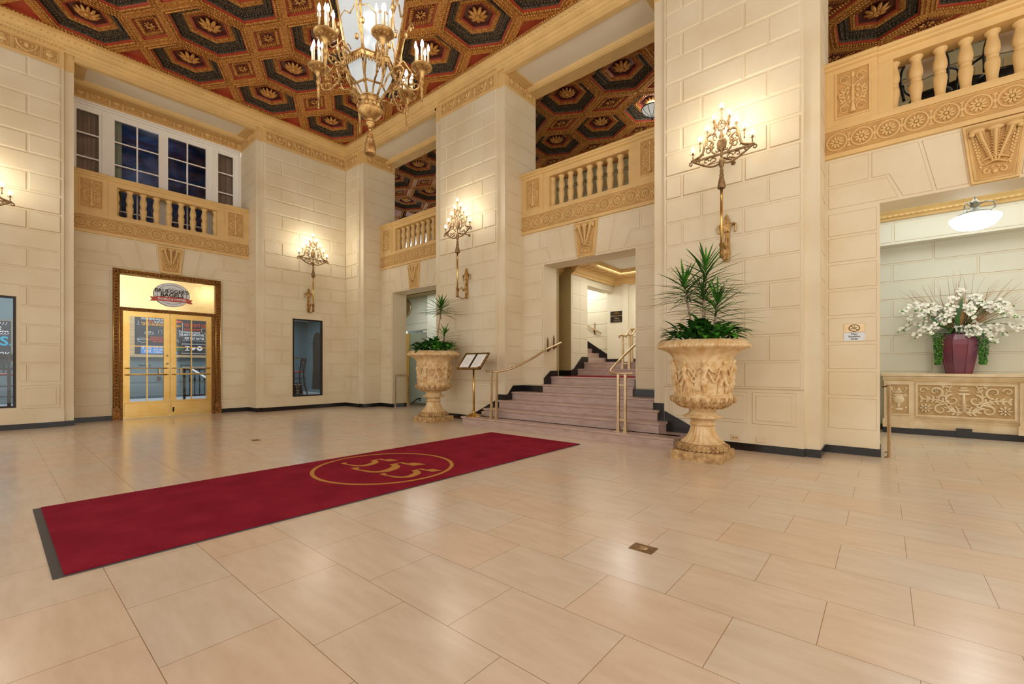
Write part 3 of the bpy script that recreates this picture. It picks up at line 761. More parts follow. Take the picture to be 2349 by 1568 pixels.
# upper windows
def upper_window():
    w = empty('window_1', (CA, YA + DEEP + .02, 4.30)); tag(w, kind='structure', label='white framed upper windows above the left balustrade')
    z1 = 2.56
    b = B()
    # frame posts and head (z relative)
    b.box(-1.63, 1.63, 0, .10, 2.42, 2.57); b.box(-1.63, 1.63, 0, .08, 0, .06)
    for xa, xb in ((-1.63, -1.55), (1.55, 1.63), (-1.10, -.955), (.955, 1.10)): b.box(xa, xb, -.025, .095, .001, 2.425)
    b.box(-1.60, 1.60, -.045, .001, 2.46, 2.50); b.box(-1.61, 1.61, -.03, .001, 2.53, 2.565)
    b.obj('window_frame', 'white', w)
    for nm, xa, xb, gl, gr, mid in (('left', -1.55, -1.10, -1.50, -1.15, None), ('ml', -.955, -.0, -.89, -.11, -.50), ('mr', .0, .955, .07, .84, .455), ('right', 1.10, 1.55, 1.10, 1.45, None)):
        s = B(); s.box(xa, gl, .01, .06, .06, 2.42); s.box(gr, xb, .01, .06, .06, 2.42); s.box(gl, gr, .011, .059, 2.35, 2.419); s.box(gl, gr, .011, .059, .06, .14)
        for zz in (1.87, 1.36, .85, .34): s.box(gl, gr, .015, .05, zz - .014, zz + .014)
        if mid is not None: s.box(mid - .014, mid + .014, .0165, .0485, .14, 2.35)
        so = s.obj('sash', 'white', w)
        g = B(); g.box(gl, gr, .030, .034, .14, 2.35); g.obj('pane', 'glass', so)
    def cur(x0, x1, m_):
        c_ = B(); n = int((x1 - x0) / .02)
        for i in range(n):
            xa, xb = x0 + i * .02, x0 + (i + 1) * .02
            ya, yb = .16 + .025 * sin(i * .9), .16 + .025 * sin((i + 1) * .9)
            c_.quad((xa, ya, .05), (xb, yb, .05), (xb, yb, 2.45), (xa, ya, 2.45), 0, True)
        c_.obj('curtain', m_, w)
    cur(-1.6, -1.10, 'curtain'); cur(1.06, 1.6, 'curtain'); cur(-.97, -.74, 'curtain2')
    r = B()
    r.box(-1.63, 1.63, 2.0, 2.05, -.1, 2.7); r.box(-1.63, 1.63, .12, 2.0, 2.57, 2.62); r.box(-1.66, -1.63, .1, 2.0, 0, 2.6); r.box(1.63, 1.66, .1, 2.0, 0, 2.6); r.box(-1.63, 1.63, .1, 2.0, -.05, 0)
    r.obj('dark_room', 'navy', w)
    lamp('POINT', (CA, YA + DEEP + 1.2, 6.3), 5, (.75, .85, 1), .2, name='window_room_fill_light')  # added fill that brightens the room behind the panes
upper_window()

# ------------------------------------------------------------------ coffered ceiling
def ringhex(b, P0, z0, P1, z1, mi):
    n = len(b.v); k = len(P0)
    b.v += [(p[0], p[1], z0) for p in P0] + [(p[0], p[1], z1) for p in P1]
    for i in range(k):
        j = (i + 1) % k; b.face((n + i, n + k + i, n + k + j, n + j), mi)
def beads(b, P, z, r, pitch, mi, shape=(1, .55, .7), slant=0.0):
    k = len(P)
    for i in range(k):
        a = Vector(P[i]); q = Vector(P[(i + 1) % k]); d = q - a; L = d.length; n = max(1, int(L / pitch)); ang = math.atan2(d.y, d.x) + slant
        R = Matrix.Rotation(ang, 3, 'Z')
        for t in range(n):
            c = a + d * ((t + .5) / n)
            b.ell((c.x, c.y, z), (r * shape[0], r * shape[1], r * shape[2]), 5, 3, mi, R)
def hexP(R_, ky=1.0): return [(R_ * cos(pi / 3 * i), R_ * sin(pi / 3 * i) * ky) for i in range(6)]
PX, PY = 1.545, 1.345
CELL = [(PX / 2, 0), (.385, PY / 2), (-.385, PY / 2), (-PX / 2, 0), (-.385, -PY / 2), (.385, -PY / 2)]
def lerpP(A, B_, t): return [(a[0] + (b_[0] - a[0]) * t, a[1] + (b_[1] - a[1]) * t) for a, b_ in zip(A, B_)]
CM = ['gold', 'red', 'green', 'maroon', 'copper']
def hex_coffer(light=False):
    b = B(); H = hexP
    ringhex(b, CELL, 0, H(.655), 0, 0)
    for t, rr in ((.30, .030), (.86, .030)):
        beads(b, lerpP(CELL, H(.655), t), -.008, rr, .044, 0, (1, .42, .7), .65)
    beads(b, lerpP(CELL, H(.655), .58), -.004, .014, .045, 0)
    ringhex(b, H(.655), 0, H(.655), .02, 1); ringhex(b, H(.655), .02, H(.625), .03, 1); ringhex(b, H(.625), .03, H(.625), .09, 2)
    ringhex(b, H(.625), .09, H(.44), .13, 2)
    beads(b, H(.585), .085, .026, .055, 2, (1, 1, .8)); beads(b, H(.50), .105, .022, .045, 2, (1, 1, .7))
    ringhex(b, H(.44), .13, H(.415), .11, 0); ringhex(b, H(.415), .11, H(.335), .14, 0)
    beads(b, H(.375), .112, .022, .05, 0, (.7, 1, .8))
    ringhex(b, H(.335), .14, H(.330), .13, 1); ringhex(b, H(.330), .13, H(.290), .145, 1)
    if not light:
        ringhex(b, H(.290), .145, H(.275), .19, 3); n = len(b.v); b.v += [(p[0], p[1], .19) for p in H(.275)]; b.face([n + i for i in reversed(range(6))], 3)
    return b
def rhombP(sx, sy): return [(sx, 0), (0, sy), (-sx, 0), (0, -sy)]
RC = rhombP(PX / 2 - .385, PY / 2)
def rhomb_coffer():
    b = B(); ringhex(b, RC, 0, rhombP(.275, .475), 0, 0)
    beads(b, rhombP(.335, .575), -.004, .018, .04, 0, (1, .5, .8), .6)
    ringhex(b, rhombP(.275, .475), 0, rhombP(.275, .475), .02, 1); ringhex(b, rhombP(.275, .475), .02, rhombP(.252, .435), .03, 1)
    ringhex(b, rhombP(.252, .435), .03, rhombP(.13, .225), .07, 4); beads(b, rhombP(.195, .338), .038, .030, .040, 0, (.5, 1.5, .8))
    ringhex(b, rhombP(.13, .225), .07, rhombP(.115, .20), .05, 1)
    n = len(b.v); b.v += [(p[0], p[1], .055) for p in rhombP(.115, .20)]; b.face([n + i for i in reversed(range(4))], 3)
    for k in range(8):
        a = 2 * pi * k / 8 + .2; b.ell((.05 * cos(a), .075 * sin(a), .035), (.045, .018, .014), 6, 3, 0, Matrix.Rotation(a, 3, 'Z'))
    return b
def half_rhomb(axis):
    b = B()
    if axis == 'x': P = [(0, PY / 2), (-(PX / 2 - .385), 0), (0, -PY / 2)]; sc = lambda k: [(-.02, (PY / 2) * k - .05), (-(PX / 2 - .385) * k, 0), (-.02, -(PY / 2) * k + .05)]
    else: P = [(PX / 2 - .385, 0), (-(PX / 2 - .385), 0), (0, -PY / 2)]; sc = lambda k: [((PX / 2 - .385) * k - .03, -.05), (-(PX / 2 - .385) * k + .03, -.05), (0, -(PY / 2) * k)]
    if axis == 'x': P = P[::1]
    ringhex(b, P, 0, sc(.72), 0, 0) if axis == 'x' else ringhex(b, P[::-1], 0, sc(.72)[::-1], 0, 0)
    I = sc(.72) if axis == 'x' else sc(.72)[::-1]
    beads(b, lerpP(P if axis == 'x' else P[::-1], I, .5), -.004, .02, .04, 0, (1, .5, .8), .6)
    n = len(b.v); b.v += [(p[0], p[1], .04) for p in I]; b.face([n + i for i in reversed(range(3))], 1)
    ringhex(b, I, 0, I, .04, 1)
    return b
def rosette_mesh():
    b = B()
    for k in range(9):
        a = 2 * pi * k / 9; R = Matrix.Rotation(a, 3, 'Z') @ Matrix.Rotation(-.35, 3, 'Y')
        b.ell((.105 * cos(a), .105 * sin(a), -.005), (.075, .034, .016), 7, 4, 0, R)
    b.ell((0, 0, -.012), (.048, .048, .028), 10, 5)
    for k in range(7):
        a = 2 * pi * k / 7; b.ell((.03 * cos(a), .03 * sin(a), -.035), (.013, .013, .012), 5, 3)
    return b
def rosette_mesh2():
    b = B()
    for k in range(12):
        a = 2 * pi * k / 12; R = Matrix.Rotation(a, 3, 'Z') @ Matrix.Rotation(-.5, 3, 'Y')
        b.ell((.12 * cos(a), .12 * sin(a), -.01), (.06, .028, .014), 7, 4, 0, R)
        a += .26; R = Matrix.Rotation(a, 3, 'Z'); b.ell((.075 * cos(a), .075 * sin(a), -.02), (.045, .02, .012), 6, 4, 0, R)
    b.ell((0, 0, -.02), (.04, .04, .03), 10, 5)
    return b
def build_ceiling(name, z, xs, ys, edge_x=None, edge_y=None, skip=(), lab=''):
    c = empty(name, (0, 0, z)); tag(c, kind='structure', label=lab)
    h0 = r0 = q0 = None
    ro = [rosette_mesh().mesh('rosette', 'rosette'), rosette_mesh2().mesh('rosette', 'rosette')]
    k = 0
    for j, y in enumerate(ys):
        for i, x in enumerate(xs):
            if (i, j) in skip: continue
            if h0 is None: h0 = hex_coffer().obj('hexagonal_coffer', CM, c, (x, y, 0)); h = h0
            else: h = inst(h0, c, (x, y, 0))
            q = bpy.data.objects.new('rosette', ro[k % 2]); COL.objects.link(q); q.parent = h; q.location = (0, 0, .15); q.scale = (1.12, 1.12, 1.3); k += 1
    for j in range(len(ys) + 1):
        yy = (ys[0] + PY / 2) if j == 0 else ys[j - 1] - PY / 2
        for i in range(len(xs) + 1):
            xx = (xs[0] + PX / 2) if i == 0 else xs[i - 1] - PX / 2
            if edge_x is not None and xx > edge_x - .1: continue
            if edge_y is not None and yy > edge_y - .1: continue
            if q0 is None: q0 = rhomb_coffer().obj('diamond_coffer', CM, c, (xx, yy, 0))
            else: inst(q0, c, (xx, yy, 0))
    if edge_x is not None:
        e0 = None
        for j in range(len(ys) + 1):
            yy = (ys[0] + PY / 2) if j == 0 else ys[j - 1] - PY / 2
            if e0 is None: e0 = half_rhomb('x').obj('triangular_coffer', CM, c, (xs[0] + PX / 2, yy, 0))
            else: inst(e0, c, (xs[0] + PX / 2, yy, 0))
    if edge_y is not None:
        e0 = None
        for i in range(1, len(xs) + 1):
            xx = xs[i - 1] - PX / 2
            if e0 is None: e0 = half_rhomb('y').obj('triangular_coffer', CM, c, (xx, ys[0] + PY / 2, 0))
            else: inst(e0, c, (xx, ys[0] + PY / 2, 0))
    return c
XS = [5.75 - PX * i for i in range(6)]; YS = [11.07 - PY * j for j in range(8)]
cm = build_ceiling('ceiling', ZC, XS, YS, edge_x=6.52, edge_y=11.74, lab='carved red green and gold hexagonal coffered ceiling')
b = B(); b.box(-7.5, 7.9, -8, 13.6, .22, .30, 0)
zx0 = XS[-1] - PX / 2; zy0 = YS[-1] - PY / 2
b.box(-7.5, zx0 - .35, -8, 12.3, 0, .22, 0); b.box(zx0 - .4, 6.7, -8, zy0 + .02, 0, .22, 0)
b.box(6.50, 6.75, -8, 12.1, -.01, .22, 1); b.box(-7.5, 6.75, 11.73, 12.1, -.01, .22, 1)
b.obj('ceiling_slab', ['copper', 'tan'], cm)
# rope border along the two walls
b = B()
for t in range(220):
    b.ell((6.47, 11.7 - t * .05, -.014), (.030, .016, .02), 5, 3, 0, Matrix.Rotation(pi / 2 + .5, 3, 'Z'))
for t in range(200):
    b.ell((6.5 - t * .05, 11.70, -.014), (.030, .016, .02), 5, 3, 0, Matrix.Rotation(.5, 3, 'Z'))
b.obj('rope_border', 'gold', cm)
# mezzanine ceiling
XM = [11.50 - PX * i for i in range(3)]; YM = [5.49 + PY * 9 - PY * j for j in range(16)]
mz = build_ceiling('ceiling_mezzanine', 7.18, XM, YM, lab='dark coffered ceiling seen over the balustrades')
b = B(); b.box(7.7, 13.2, -4.5, 18.2, .22, .3, 0); b.box(7.74, 7.83, -4.5, 14.4, -.01, .22, 0); b.box(12.27, 13.2, -4.5, 18.2, 0, .22, 0); b.box(7.7, 13.2, 14.2, 18.2, 0, .22, 0); b.obj('ceiling_slab', 'copper', mz)
# the domed pendant in a mezzanine coffer
def dome_lamp(x, y, z):
    t = empty('dome_lamp', (x, y, z)); tag(t, 'leaded glass dome lamp in a mezzanine ceiling coffer, half hidden by the tall pier', 'lamp')
    b = B(); b.lathe([(.0, -.02), (.012, 0), (.012, .03), (.10, .06), (.2, .13), (.235, .2), (.235, .22)], 20); b.obj('glass_bowl', 'opal', t)
    b = B()
    for k in range(10):
        a = 2 * pi * k / 10; b.tube([(r * cos(a), r * sin(a), zz - .003) for r, zz in ((.0, -.02), (.10, .055), (.2, .125), (.24, .2))], .006, 4)
    b.tube([(.24 * cos(a), .24 * sin(a), .215) for a in [2 * pi * k / 24 for k in range(24)]], .012, 6, closed=True)
    b.ell((0, 0, -.035), (.02, .02, .03), 8, 5)
    for k in range(3):
        a = 2 * pi * k / 3; b.tube([(.235 * cos(a), .235 * sin(a), .22), (.02 * cos(a), .02 * sin(a), .42)], .006, 5)
    b.obj('metal_frame', 'black', t)
    lamp('POINT', (x, y, z + .30), 7, NEUT, .06, name='dome_lamp_light')
dome_lamp(9.955, 4.145, 6.95)

# mezzanine floor, walls
b = B(); b.box(7.75, 12.3, -4.5, 18, 3.97, 4.34); tag(b.obj('floor_mezzanine', 'soffit'), kind='structure')
b = B(); b.box(12.0, 12.15, -4.5, 18, 4.34, 7.3, 0)
for i in range(40):
    yy = -4.4 + i * .56; b.box(11.985, 12.0, yy, yy + .30, 6.55, 6.80, 1); b.box(11.985, 12.0, yy + .36, yy + .5, 6.55, 6.80, 1)
for i in range(190): b.box(11.95, 12.0, -4.4 + i * .11, -4.34 + i * .11, 6.90, 6.95, 1)
b.box(11.93, 12.0, -4.5, 18, 6.97, 7.2, 0)
b.box(7.75, 12.0, 18, 18.1, 4.34, 7.3, 0)
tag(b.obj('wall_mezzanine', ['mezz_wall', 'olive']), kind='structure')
w = empty('window_2', (11.98, 15.8, 5.2)); tag(w, kind='structure', label='bright window glimpsed through the far balusters')
b = B(); b.box(-.01, .01, -1.2, 1.2, 0, 1.6); b.obj('pane', 'daylight', w)
b = B()
for yy in (-1.2, -.6, 0, .6, 1.2): b.box(-.05, .02, yy - .03, yy + .03, -.05, 1.65)
for zz in (0, .55, 1.1, 1.6): b.box(-.05, .02, -1.2, 1.2, zz - .02, zz + .02)
b.obj('window_frame', 'white', w)

# ------------------------------------------------------------------ staircase (middle bay)
RS, TR = .157, .29
stair = empty('staircase', (6.04, 4.33, 0)); tag(stair, 'pink marble staircase rising through the middle portal', 'staircase')
HW = [2.125, 1.80, 1.66, 1.555, .99, .99]
for i, hw in enumerate(HW):
    x = i * TR; b = B(); z = RS * (i + 1)
    xe = 2.9 if i == 5 else (x + TR + .06 if i > 3 else x + TR + .06)
    b.box(x + .025, xe, -hw + .02, hw - .02, 0 if i < 1 else RS * i - .02, z - .035)
    b.prism([(x, z - .030), (x + .008, z - .036), (xe, z - .036), (xe, z), (x + .008, z), (x, z - .008)], 'y', -hw, hw)
    if i < 1: b.box(xe - .1, .64, -hw + .02, hw - .02, 0, z)
    # joints
    for q in range(1, 4):
        yy = -hw + 2 * hw * (q + (.5 if i % 2 else 0)) / 4
        b.box(x + .0235, x + .03, yy - .001, yy + .001, z - RS, z - .036)
    b.obj('step', 'step', stair)
# second short flight on the landing
for i, (x, z) in enumerate(((8.52, 1.095), (8.80, 1.25))):
    b = B(); x -= 6.04; b.box(x + .02, x + .35 if i == 0 else 4.6, -1.1, .98, z - .17, z - .03)
    b.box(x, x + .35 if i == 0 else 4.6, -1.1, .98, z - .03, z); b.obj('step', 'step', stair)
b = B()
for k in range(6):
    y0 = 5.62 + .21 * k - 4.34; z1 = 1.25 + .125 * (k + 1); b.box(3.0, 4.46, y0, y0 + .25, 1.0, z1)
b.obj('side_flight', 'step', stair)
# red mat on the landing
b = B(); b.box(7.62, 8.40, 3.55, 5.08, .942, .952); tag(b.obj('door_mat', 'carpet'), 'crimson mat lying on the landing at the top of the marble steps', 'mat')
# black stringers on the wall faces
b = B()
for sg in (-1, 1):
    f = lambda d: 4.32 + sg * d
    P = [(f(2.49), 0), (f(2.49), .10), (f(1.74), .47), (f(1.74), 0)]
    if sg < 0: P = P[::-1]
    b.prism(P, 'x', XB - .020, XB - .002)
    P = [(f(1.745), 0), (f(1.745), .58), (f(1.56), .58), (f(1.56), 0)]
    if sg < 0: P = P[::-1]
    b.prism(P, 'x', XB + .02, XB + .038)
    # return along the pier side (plane Y = const)
    yy = f(1.56) ; ya, yb = sorted((yy, yy - sg * .015)); b.prism([(6.70, .3), (6.70, .58), (6.80, .58), (6.97, .755), (7.29, .755), (7.29, .3)], 'y', ya, yb)
    ya, yb = sorted((f(1.55), f(.975))); b.box(7.262, 7.281, ya, yb, .5, .755)
    yy = f(.99); ya, yb = sorted((yy, yy - sg * .018)); b.prism([(7.27, .7), (7.27, .91), (7.50, 1.06), (7.76, 1.06), (7.76, .7)], 'y', ya, yb)
tag(b.obj('baseboard_stair', 'base'), kind='structure')
# hall behind the middle portal
b = B()
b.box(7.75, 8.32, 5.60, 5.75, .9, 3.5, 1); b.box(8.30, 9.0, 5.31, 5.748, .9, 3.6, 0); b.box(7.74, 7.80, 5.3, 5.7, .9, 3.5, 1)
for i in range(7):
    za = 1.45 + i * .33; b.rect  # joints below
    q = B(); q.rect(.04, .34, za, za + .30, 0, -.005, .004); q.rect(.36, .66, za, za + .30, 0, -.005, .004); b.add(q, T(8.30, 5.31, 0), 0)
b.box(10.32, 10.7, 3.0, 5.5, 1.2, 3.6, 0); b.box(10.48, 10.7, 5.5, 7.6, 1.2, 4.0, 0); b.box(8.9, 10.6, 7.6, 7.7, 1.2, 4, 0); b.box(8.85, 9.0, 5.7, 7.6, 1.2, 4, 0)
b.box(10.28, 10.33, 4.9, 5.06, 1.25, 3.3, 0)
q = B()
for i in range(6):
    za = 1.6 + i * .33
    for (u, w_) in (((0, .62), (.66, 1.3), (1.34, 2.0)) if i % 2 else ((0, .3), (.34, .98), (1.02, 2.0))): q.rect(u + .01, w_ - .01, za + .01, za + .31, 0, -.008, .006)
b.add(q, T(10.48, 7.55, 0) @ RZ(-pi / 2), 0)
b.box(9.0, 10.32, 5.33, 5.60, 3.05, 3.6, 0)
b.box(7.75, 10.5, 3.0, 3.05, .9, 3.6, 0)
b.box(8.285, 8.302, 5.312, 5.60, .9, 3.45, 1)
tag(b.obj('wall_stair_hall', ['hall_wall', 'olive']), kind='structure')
b = B(); b.box(7.76, 8.32, 5.578, 5.60, .94, 1.06); b.box(8.268, 8.285, 5.312, 5.60, .94, 1.06); b.prism([(8.27, .94), (8.27, 1.06), (8.40, 1.10), (8.74, 1.37), (9.0, 1.37), (9.0, .94)], 'y', 5.288, 5.309)
b.box(10.30, 10.32, 3.1, 5.5, 1.25, 1.34)
b.prism([(5.50, 1.25), (5.50, 1.42), (6.9, 2.30), (6.9, 1.25)], 'x', 10.46, 10.48)
tag(b.obj('baseboard_hall', 'base'), kind='structure')
# hall ceiling: ochre coffered border, white field
b = B(); b.box(7.75, 10.5, 3.0, 5.62, 3.46, 3.55, 1)
for (xa, xb, ya, yb) in ((7.75, 8.30, 3.0, 5.62), (9.75, 10.35, 3.0, 5.62), (8.3, 9.75, 4.85, 5.62), (8.3, 9.75, 3.0, 3.5)): b.box(xa, xb, ya, yb, 3.36, 3.47, 0)
b.prism([(5.62, 3.20), (5.59, 3.20), (5.57, 3.24), (5.52, 3.26), (5.47, 3.34), (5.45, 3.37), (5.62, 3.37)], 'x', 7.75, 10.32, 0)
b.prism([(5.62 - .31, 3.20), (5.59 - .31, 3.20), (5.57 - .31, 3.24), (5.52 - .31, 3.26), (5.47 - .31, 3.34), (5.45 - .31, 3.37), (5.62 - .31, 3.37)], 'x', 8.30, 10.32, 0)
b.prism([(10.32, 3.20), (10.29, 3.20), (10.27, 3.24), (10.22, 3.26), (10.17, 3.34), (10.15, 3.37), (10.32, 3.37)], 'y', 3.0, 5.5, 0)
for i in range(28): b.box(8.3 + i * .07, 8.34 + i * .07, 5.255, 5.285, 3.245, 3.275, 0)
for i in range(9):
    for (dx, dy) in ((0, 0),): b.box(8.45 + i * .21, 8.47 + i * .21, 4.88, 5.16, 3.345, 3.361, 0)
b.box(8.3, 10.2, 4.86, 4.89, 3.34, 3.361, 0); b.box(8.3, 10.2, 5.13, 5.16, 3.34, 3.361, 0)
b.prism([(4.85, 3.34), (4.82, 3.36), (4.80, 3.40), (4.80, 3.46), (4.85, 3.46)], 'x', 8.25, 9.8, 0)
b.prism([(9.75, 3.34), (9.72, 3.36), (9.70, 3.40), (9.70, 3.46), (9.75, 3.46)], 'y', 3.4, 4.86, 0)
tag(b.obj('ceiling_hall', ['tan', 'ceiling_plain']), kind='structure')
# plaque in the hall
p = empty('wall_plaque', (10.315, 5.22, 2.42)); tag(p, 'small dark bronze plaque with engraved lines on the hall wall up the stairs', 'sign')
b = B(); b.box(-.015, 0, -.18, .18, -.14, .14); b.obj('plate', 'plaque', p)
text('Conference Rooms', .046, 'satin', p, (-.018, 0, .02), (pi / 2, 0, -pi / 2)); text('Offices', .046, 'satin', p, (-.018, 0, -.045), (pi / 2, 0, -pi / 2))
text('<  ELEVATORS', .03, 'satin', p, (-.018, 0, -.10), (pi / 2, 0, -pi / 2))
b = B(); b.prism([(-.10, .07), (.10, .07), (0, .125)], 'x', -.018, -.014); b.obj('emblem', 'bronze', p)

# ------------------------------------------------------------------ handrails
def post_pair(t, pts, z0, z1, gap_dir):
    for i, (x, y) in enumerate(pts):
        b = B(); b.box(-.017, .017, -.017, .017, 0, z1 - z0)
        b.box(-.024, .024, -.024, .024, 0, .09); b.box(-.045, .045, -.045, .045, 0, .008)
        b.obj('post', 'satin', t, (x, y, z0))
    (xa, ya), (xb, yb) = pts
    for zz, hh in ((z0 + .17, .03), (z1 - .17, .014)):
        b = B(); b.box(min(xa, xb) - .012, max(xa, xb) + .012, min(ya, yb), max(ya, yb), zz, zz + hh); b.obj('cross_bar', 'satin', t)
    for (px_, py_) in pts[:1]:
        sg = 1 if pts[1][1] > py_ else -1
        for zz, k in ((z0 + .20, 1), (z1 - .19, -1)):
            b = B(); b.tube([(px_, py_ + sg * .014, zz), (px_, py_ + sg * .03, zz + k * .02), (px_, py_ + sg * .03, zz + k * .05), (px_, py_ + sg * .014, zz + k * .08)], .007, 5); b.obj('scroll_stop', 'satin', t)
def rail_bracket(t, x, y, z, wally):
    b = B(); b.tube([(x, y, z - .02), (x, (y + wally) / 2, z - .07), (x, wally, z - .05)], .012, 6)
    b.tube([(x, wally, z - .10), (x, wally, z + .12), (x, wally, z + .2)], [.02, .018, .004], 6, flat=.5)
    b.obj('wall_bracket', 'bronze', t)
t = empty('handrail', (0, 0, 0)); tag(t, 'brass handrail curving up the left side of the marble stairs, beside the menu stand', 'handrail')
post_pair(t, [(6.18, 5.75), (6.18, 5.62)], .157, 1.04, 'y')
b = B(); path = bez([(6.18, 5.89, 1.055), (6.18, 5.75, 1.055), (6.20, 5.60, 1.055), (6.42, 5.42, 1.12), (6.80, 5.26, 1.30), (7.22, 5.20, 1.50), (7.45, 5.215, 1.56), (7.78, 5.225, 1.66)], 8)
b.tube(path, .021, 10); b.obj('rail', 'satin', t)
rail_bracket(t, 7.40, 5.22, 1.55, 5.30); rail_bracket(t, 7.62, 5.225, 1.61, 5.30)
t = empty('handrail', (0, 0, 0)); tag(t, 'brass handrail looping up the right side of the marble stairs, nearer the large urn', 'handrail')
post_pair(t, [(6.17, 3.10), (6.17, 2.985)], .157, 1.03, 'y')
b = B(); path = bez([(6.17, 2.86, 1.045), (6.17, 2.985, 1.045), (6.17, 3.14, 1.045), (6.22, 3.25, 1.06), (6.36, 3.32, 1.10), (6.8, 3.38, 1.27), (7.35, 3.41, 1.50), (7.48, 3.40, 1.55), (7.56, 3.37, 1.60), (7.75, 3.37, 1.66)], 8)
b.tube(path, .021, 10); b.obj('rail', 'satin', t); rail_bracket(t, 7.6, 3.37, 1.61, 3.33)
# railing on the upper landing
t = empty('landing_railing', (0, 0, 0)); tag(t, 'pewter toned metal railing on the upper landing beyond the portal', 'railing')
for (x, y, z0, z1) in ((8.70, 4.27, 1.09, 1.80), (8.66, 4.10, 1.09, 1.80), (9.22, 4.30, 1.25, 1.98), (9.18, 4.14, 1.25, 1.98)):
    b = B(); b.box(-.02, .02, -.02, .02, 0, z1 - z0); b.box(-.028, .028, -.028, .028, 0, .08); b.obj('post', 'satin', t, (x, y, z0))
b = B()
for (xa, ya, xb, yb) in ((8.70, 4.27, 9.22, 4.30), (8.66, 4.10, 9.18, 4.14)):
    b.tube(bez([(xa - .16, ya, 1.76), (xa - .12, ya, 1.81), (xa, ya, 1.81), (xa + .12, ya, 1.82), (xb - .1, yb, 1.96), (xb, yb, 1.985), (xb + .2, yb, 1.985)], 5), .02, 8)
b.obj('rail', 'satin', t)
for q in ((8.66, 8.70, 4.10, 4.27, 1.62, 1.64), (8.66, 8.70, 4.10, 4.27, 1.2, 1.22), (9.18, 9.22, 4.14, 4.3, 1.8, 1.82)):
    b = B(); b.box(*q); b.obj('cross_bar', 'satin', t)
t = empty('handrail', (0, 0, 0)); tag(t, 'short dark handrail on the bright wall of the side flight beyond the portal', 'handrail')
b = B(); b.tube([(10.40, 7.2, 2.85), (10.40, 5.72, 2.02)], .018, 8); b.obj('rail', 'satin', t); b = B(); b.tube([(10.40, 5.95, 2.14), (10.44, 5.95, 2.05), (10.48, 5.95, 2.1)], .014, 6); b.tube([(10.475, 5.95, 2.0), (10.475, 5.95, 2.32)], .014, 6); b.obj('wall_bracket', 'bronze', t)
# two small brass guard rails at portal jambs
def guard(y, label, sg):
    t = empty('guard_rail', (7.31, y, 0)); tag(t, label, 'guard rail')
    for x in (0, .44):
        b = B(); b.lathe([(.045, 0), (.045, .006), (.02, .012), (.018, .9)], 12, (x, 0, 0)); b.obj('post', 'satin', t)
    b = B(); b.tube(bez([(0, 0, .86), (.01, 0, .895), (.04, 0, .905), (.40, 0, .905), (.43, 0, .895), (.44, 0, .86)], 3), .018, 8); b.obj('rail', 'satin', t)
    b = B(); b.tube([(.2, 0, .9), (.2, .07 * sg, .88)], .01, 6); b.obj('wall_bracket', 'bronze', t)
guard(10.48, 'low brass guard rail against the jamb behind the left urn', 1)
guard(-.04, 'low brass guard rail against the jamb by the flower console', 1)

# ------------------------------------------------------------------ halls behind the far and the near portal
b = B(); b.box(7.75, 10.75, -4.4, 3.0, 3.92, 3.97); b.box(7.75, 10.75, 7.7, 15.2, 3.92, 3.97); tag(b.obj('ceiling_passage', 'ceiling_plain'), kind='structure')
b = B()
b.box(10.55, 10.7, -4.4, 3.05, 0, 3.97); b.box(10.28, 10.56, -4.4, 3.0, 3.30, 3.95); b.box(7.75, 10.6, 2.9, 3.0, 0, 3.95)
q = B()
for i in range(7):
    za = 1.05 + .325 * i
    js = [.0, .72, 1.80, 2.9, 4.0, 5.1] if i % 2 else [0.0, .36, 1.26, 2.35, 3.45, 4.6]
    for u, w_ in zip(js[:-1], js[1:]): q.rect(u + .012, w_ - .012, za + .012, za + .313, 0, -.005, .006, 0, 1)
b.add(q, T(10.55, .62, 0) @ RZ(-pi / 2))
q = B()
for u, w_ in zip([0, .66, 1.75, 2.9, 4.1], [.66, 1.75, 2.9, 4.1, 5.3]): q.rect(u + .014, w_ - .014, 3.34, 3.68, 0, -.004, .006, 0, 1)
b.add(q, T(10.28, .55, 0) @ RZ(-pi / 2))
tag(b.obj('wall_passage', ['wall_green', 'joint']), kind='structure')
b = B(); b.prism([(10.28, 3.72), (10.24, 3.72), (10.22, 3.76), (10.18, 3.77), (10.16, 3.80), (10.10, 3.84), (10.06, 3.90), (10.05, 3.93), (10.28, 3.93)], 'y', -4.4, 2.9)
for i in range(90): b.box(10.17, 10.215, 2.8 - i * .075, 2.76 - i * .075, 3.765, 3.80)
for i in range(50): b.ell((10.10, 2.8 - i * .13, 3.87), (.035, .045, .03), 6, 4)
tag(b.obj('trim_passage', 'tan'), kind='structure')
b = B(); b.box(10.50, 10.55, .0, 2.9, 0, .1); b.box(10.10, 10.16, -3, 0.03, 0, .10); b.box(10.07, 10.11, -1.06, -.88, .03, .15); tag(b.obj('baseboard_passage', 'base'), kind='structure')
# far passage
b = B()
b.box(10.2, 10.35, 7.7, 12.9, 0, 3.95, 0); b.box(10.2, 10.35, 12.9, 15.2, 2.5, 3.95, 0); b.box(7.75, 10.35, 15.1, 15.2, 0, 3.95, 0)
b.box(9.95, 10.2, 7.7, 12.35, 0, 3.9, 0); b.box(11.2, 11.3, 12.5, 15.2, 0, 3, 1)
b.box(7.75, 7.80, 13.1, 15.2, 0, 3.95, 0)
for z in (2.75, 3.3): b.box(10.188, 10.2, 12.36, 15.1, z, z + .012, 0)
b.box(10.17, 10.2, 12.36, 15.1, 2.50, 2.62, 0)
tag(b.obj('wall_far_passage', ['wall_green', 'slate']), kind='structure')
b = B(); b.box(7.76, 10.19, 7.75, 15.05, 3.80, 3.915, 0); b.box(9.7, 10.19, 7.75, 15.05, 3.70, 3.80, 0); tag(b.obj('trim_far_passage', 'olive'), kind='structure')
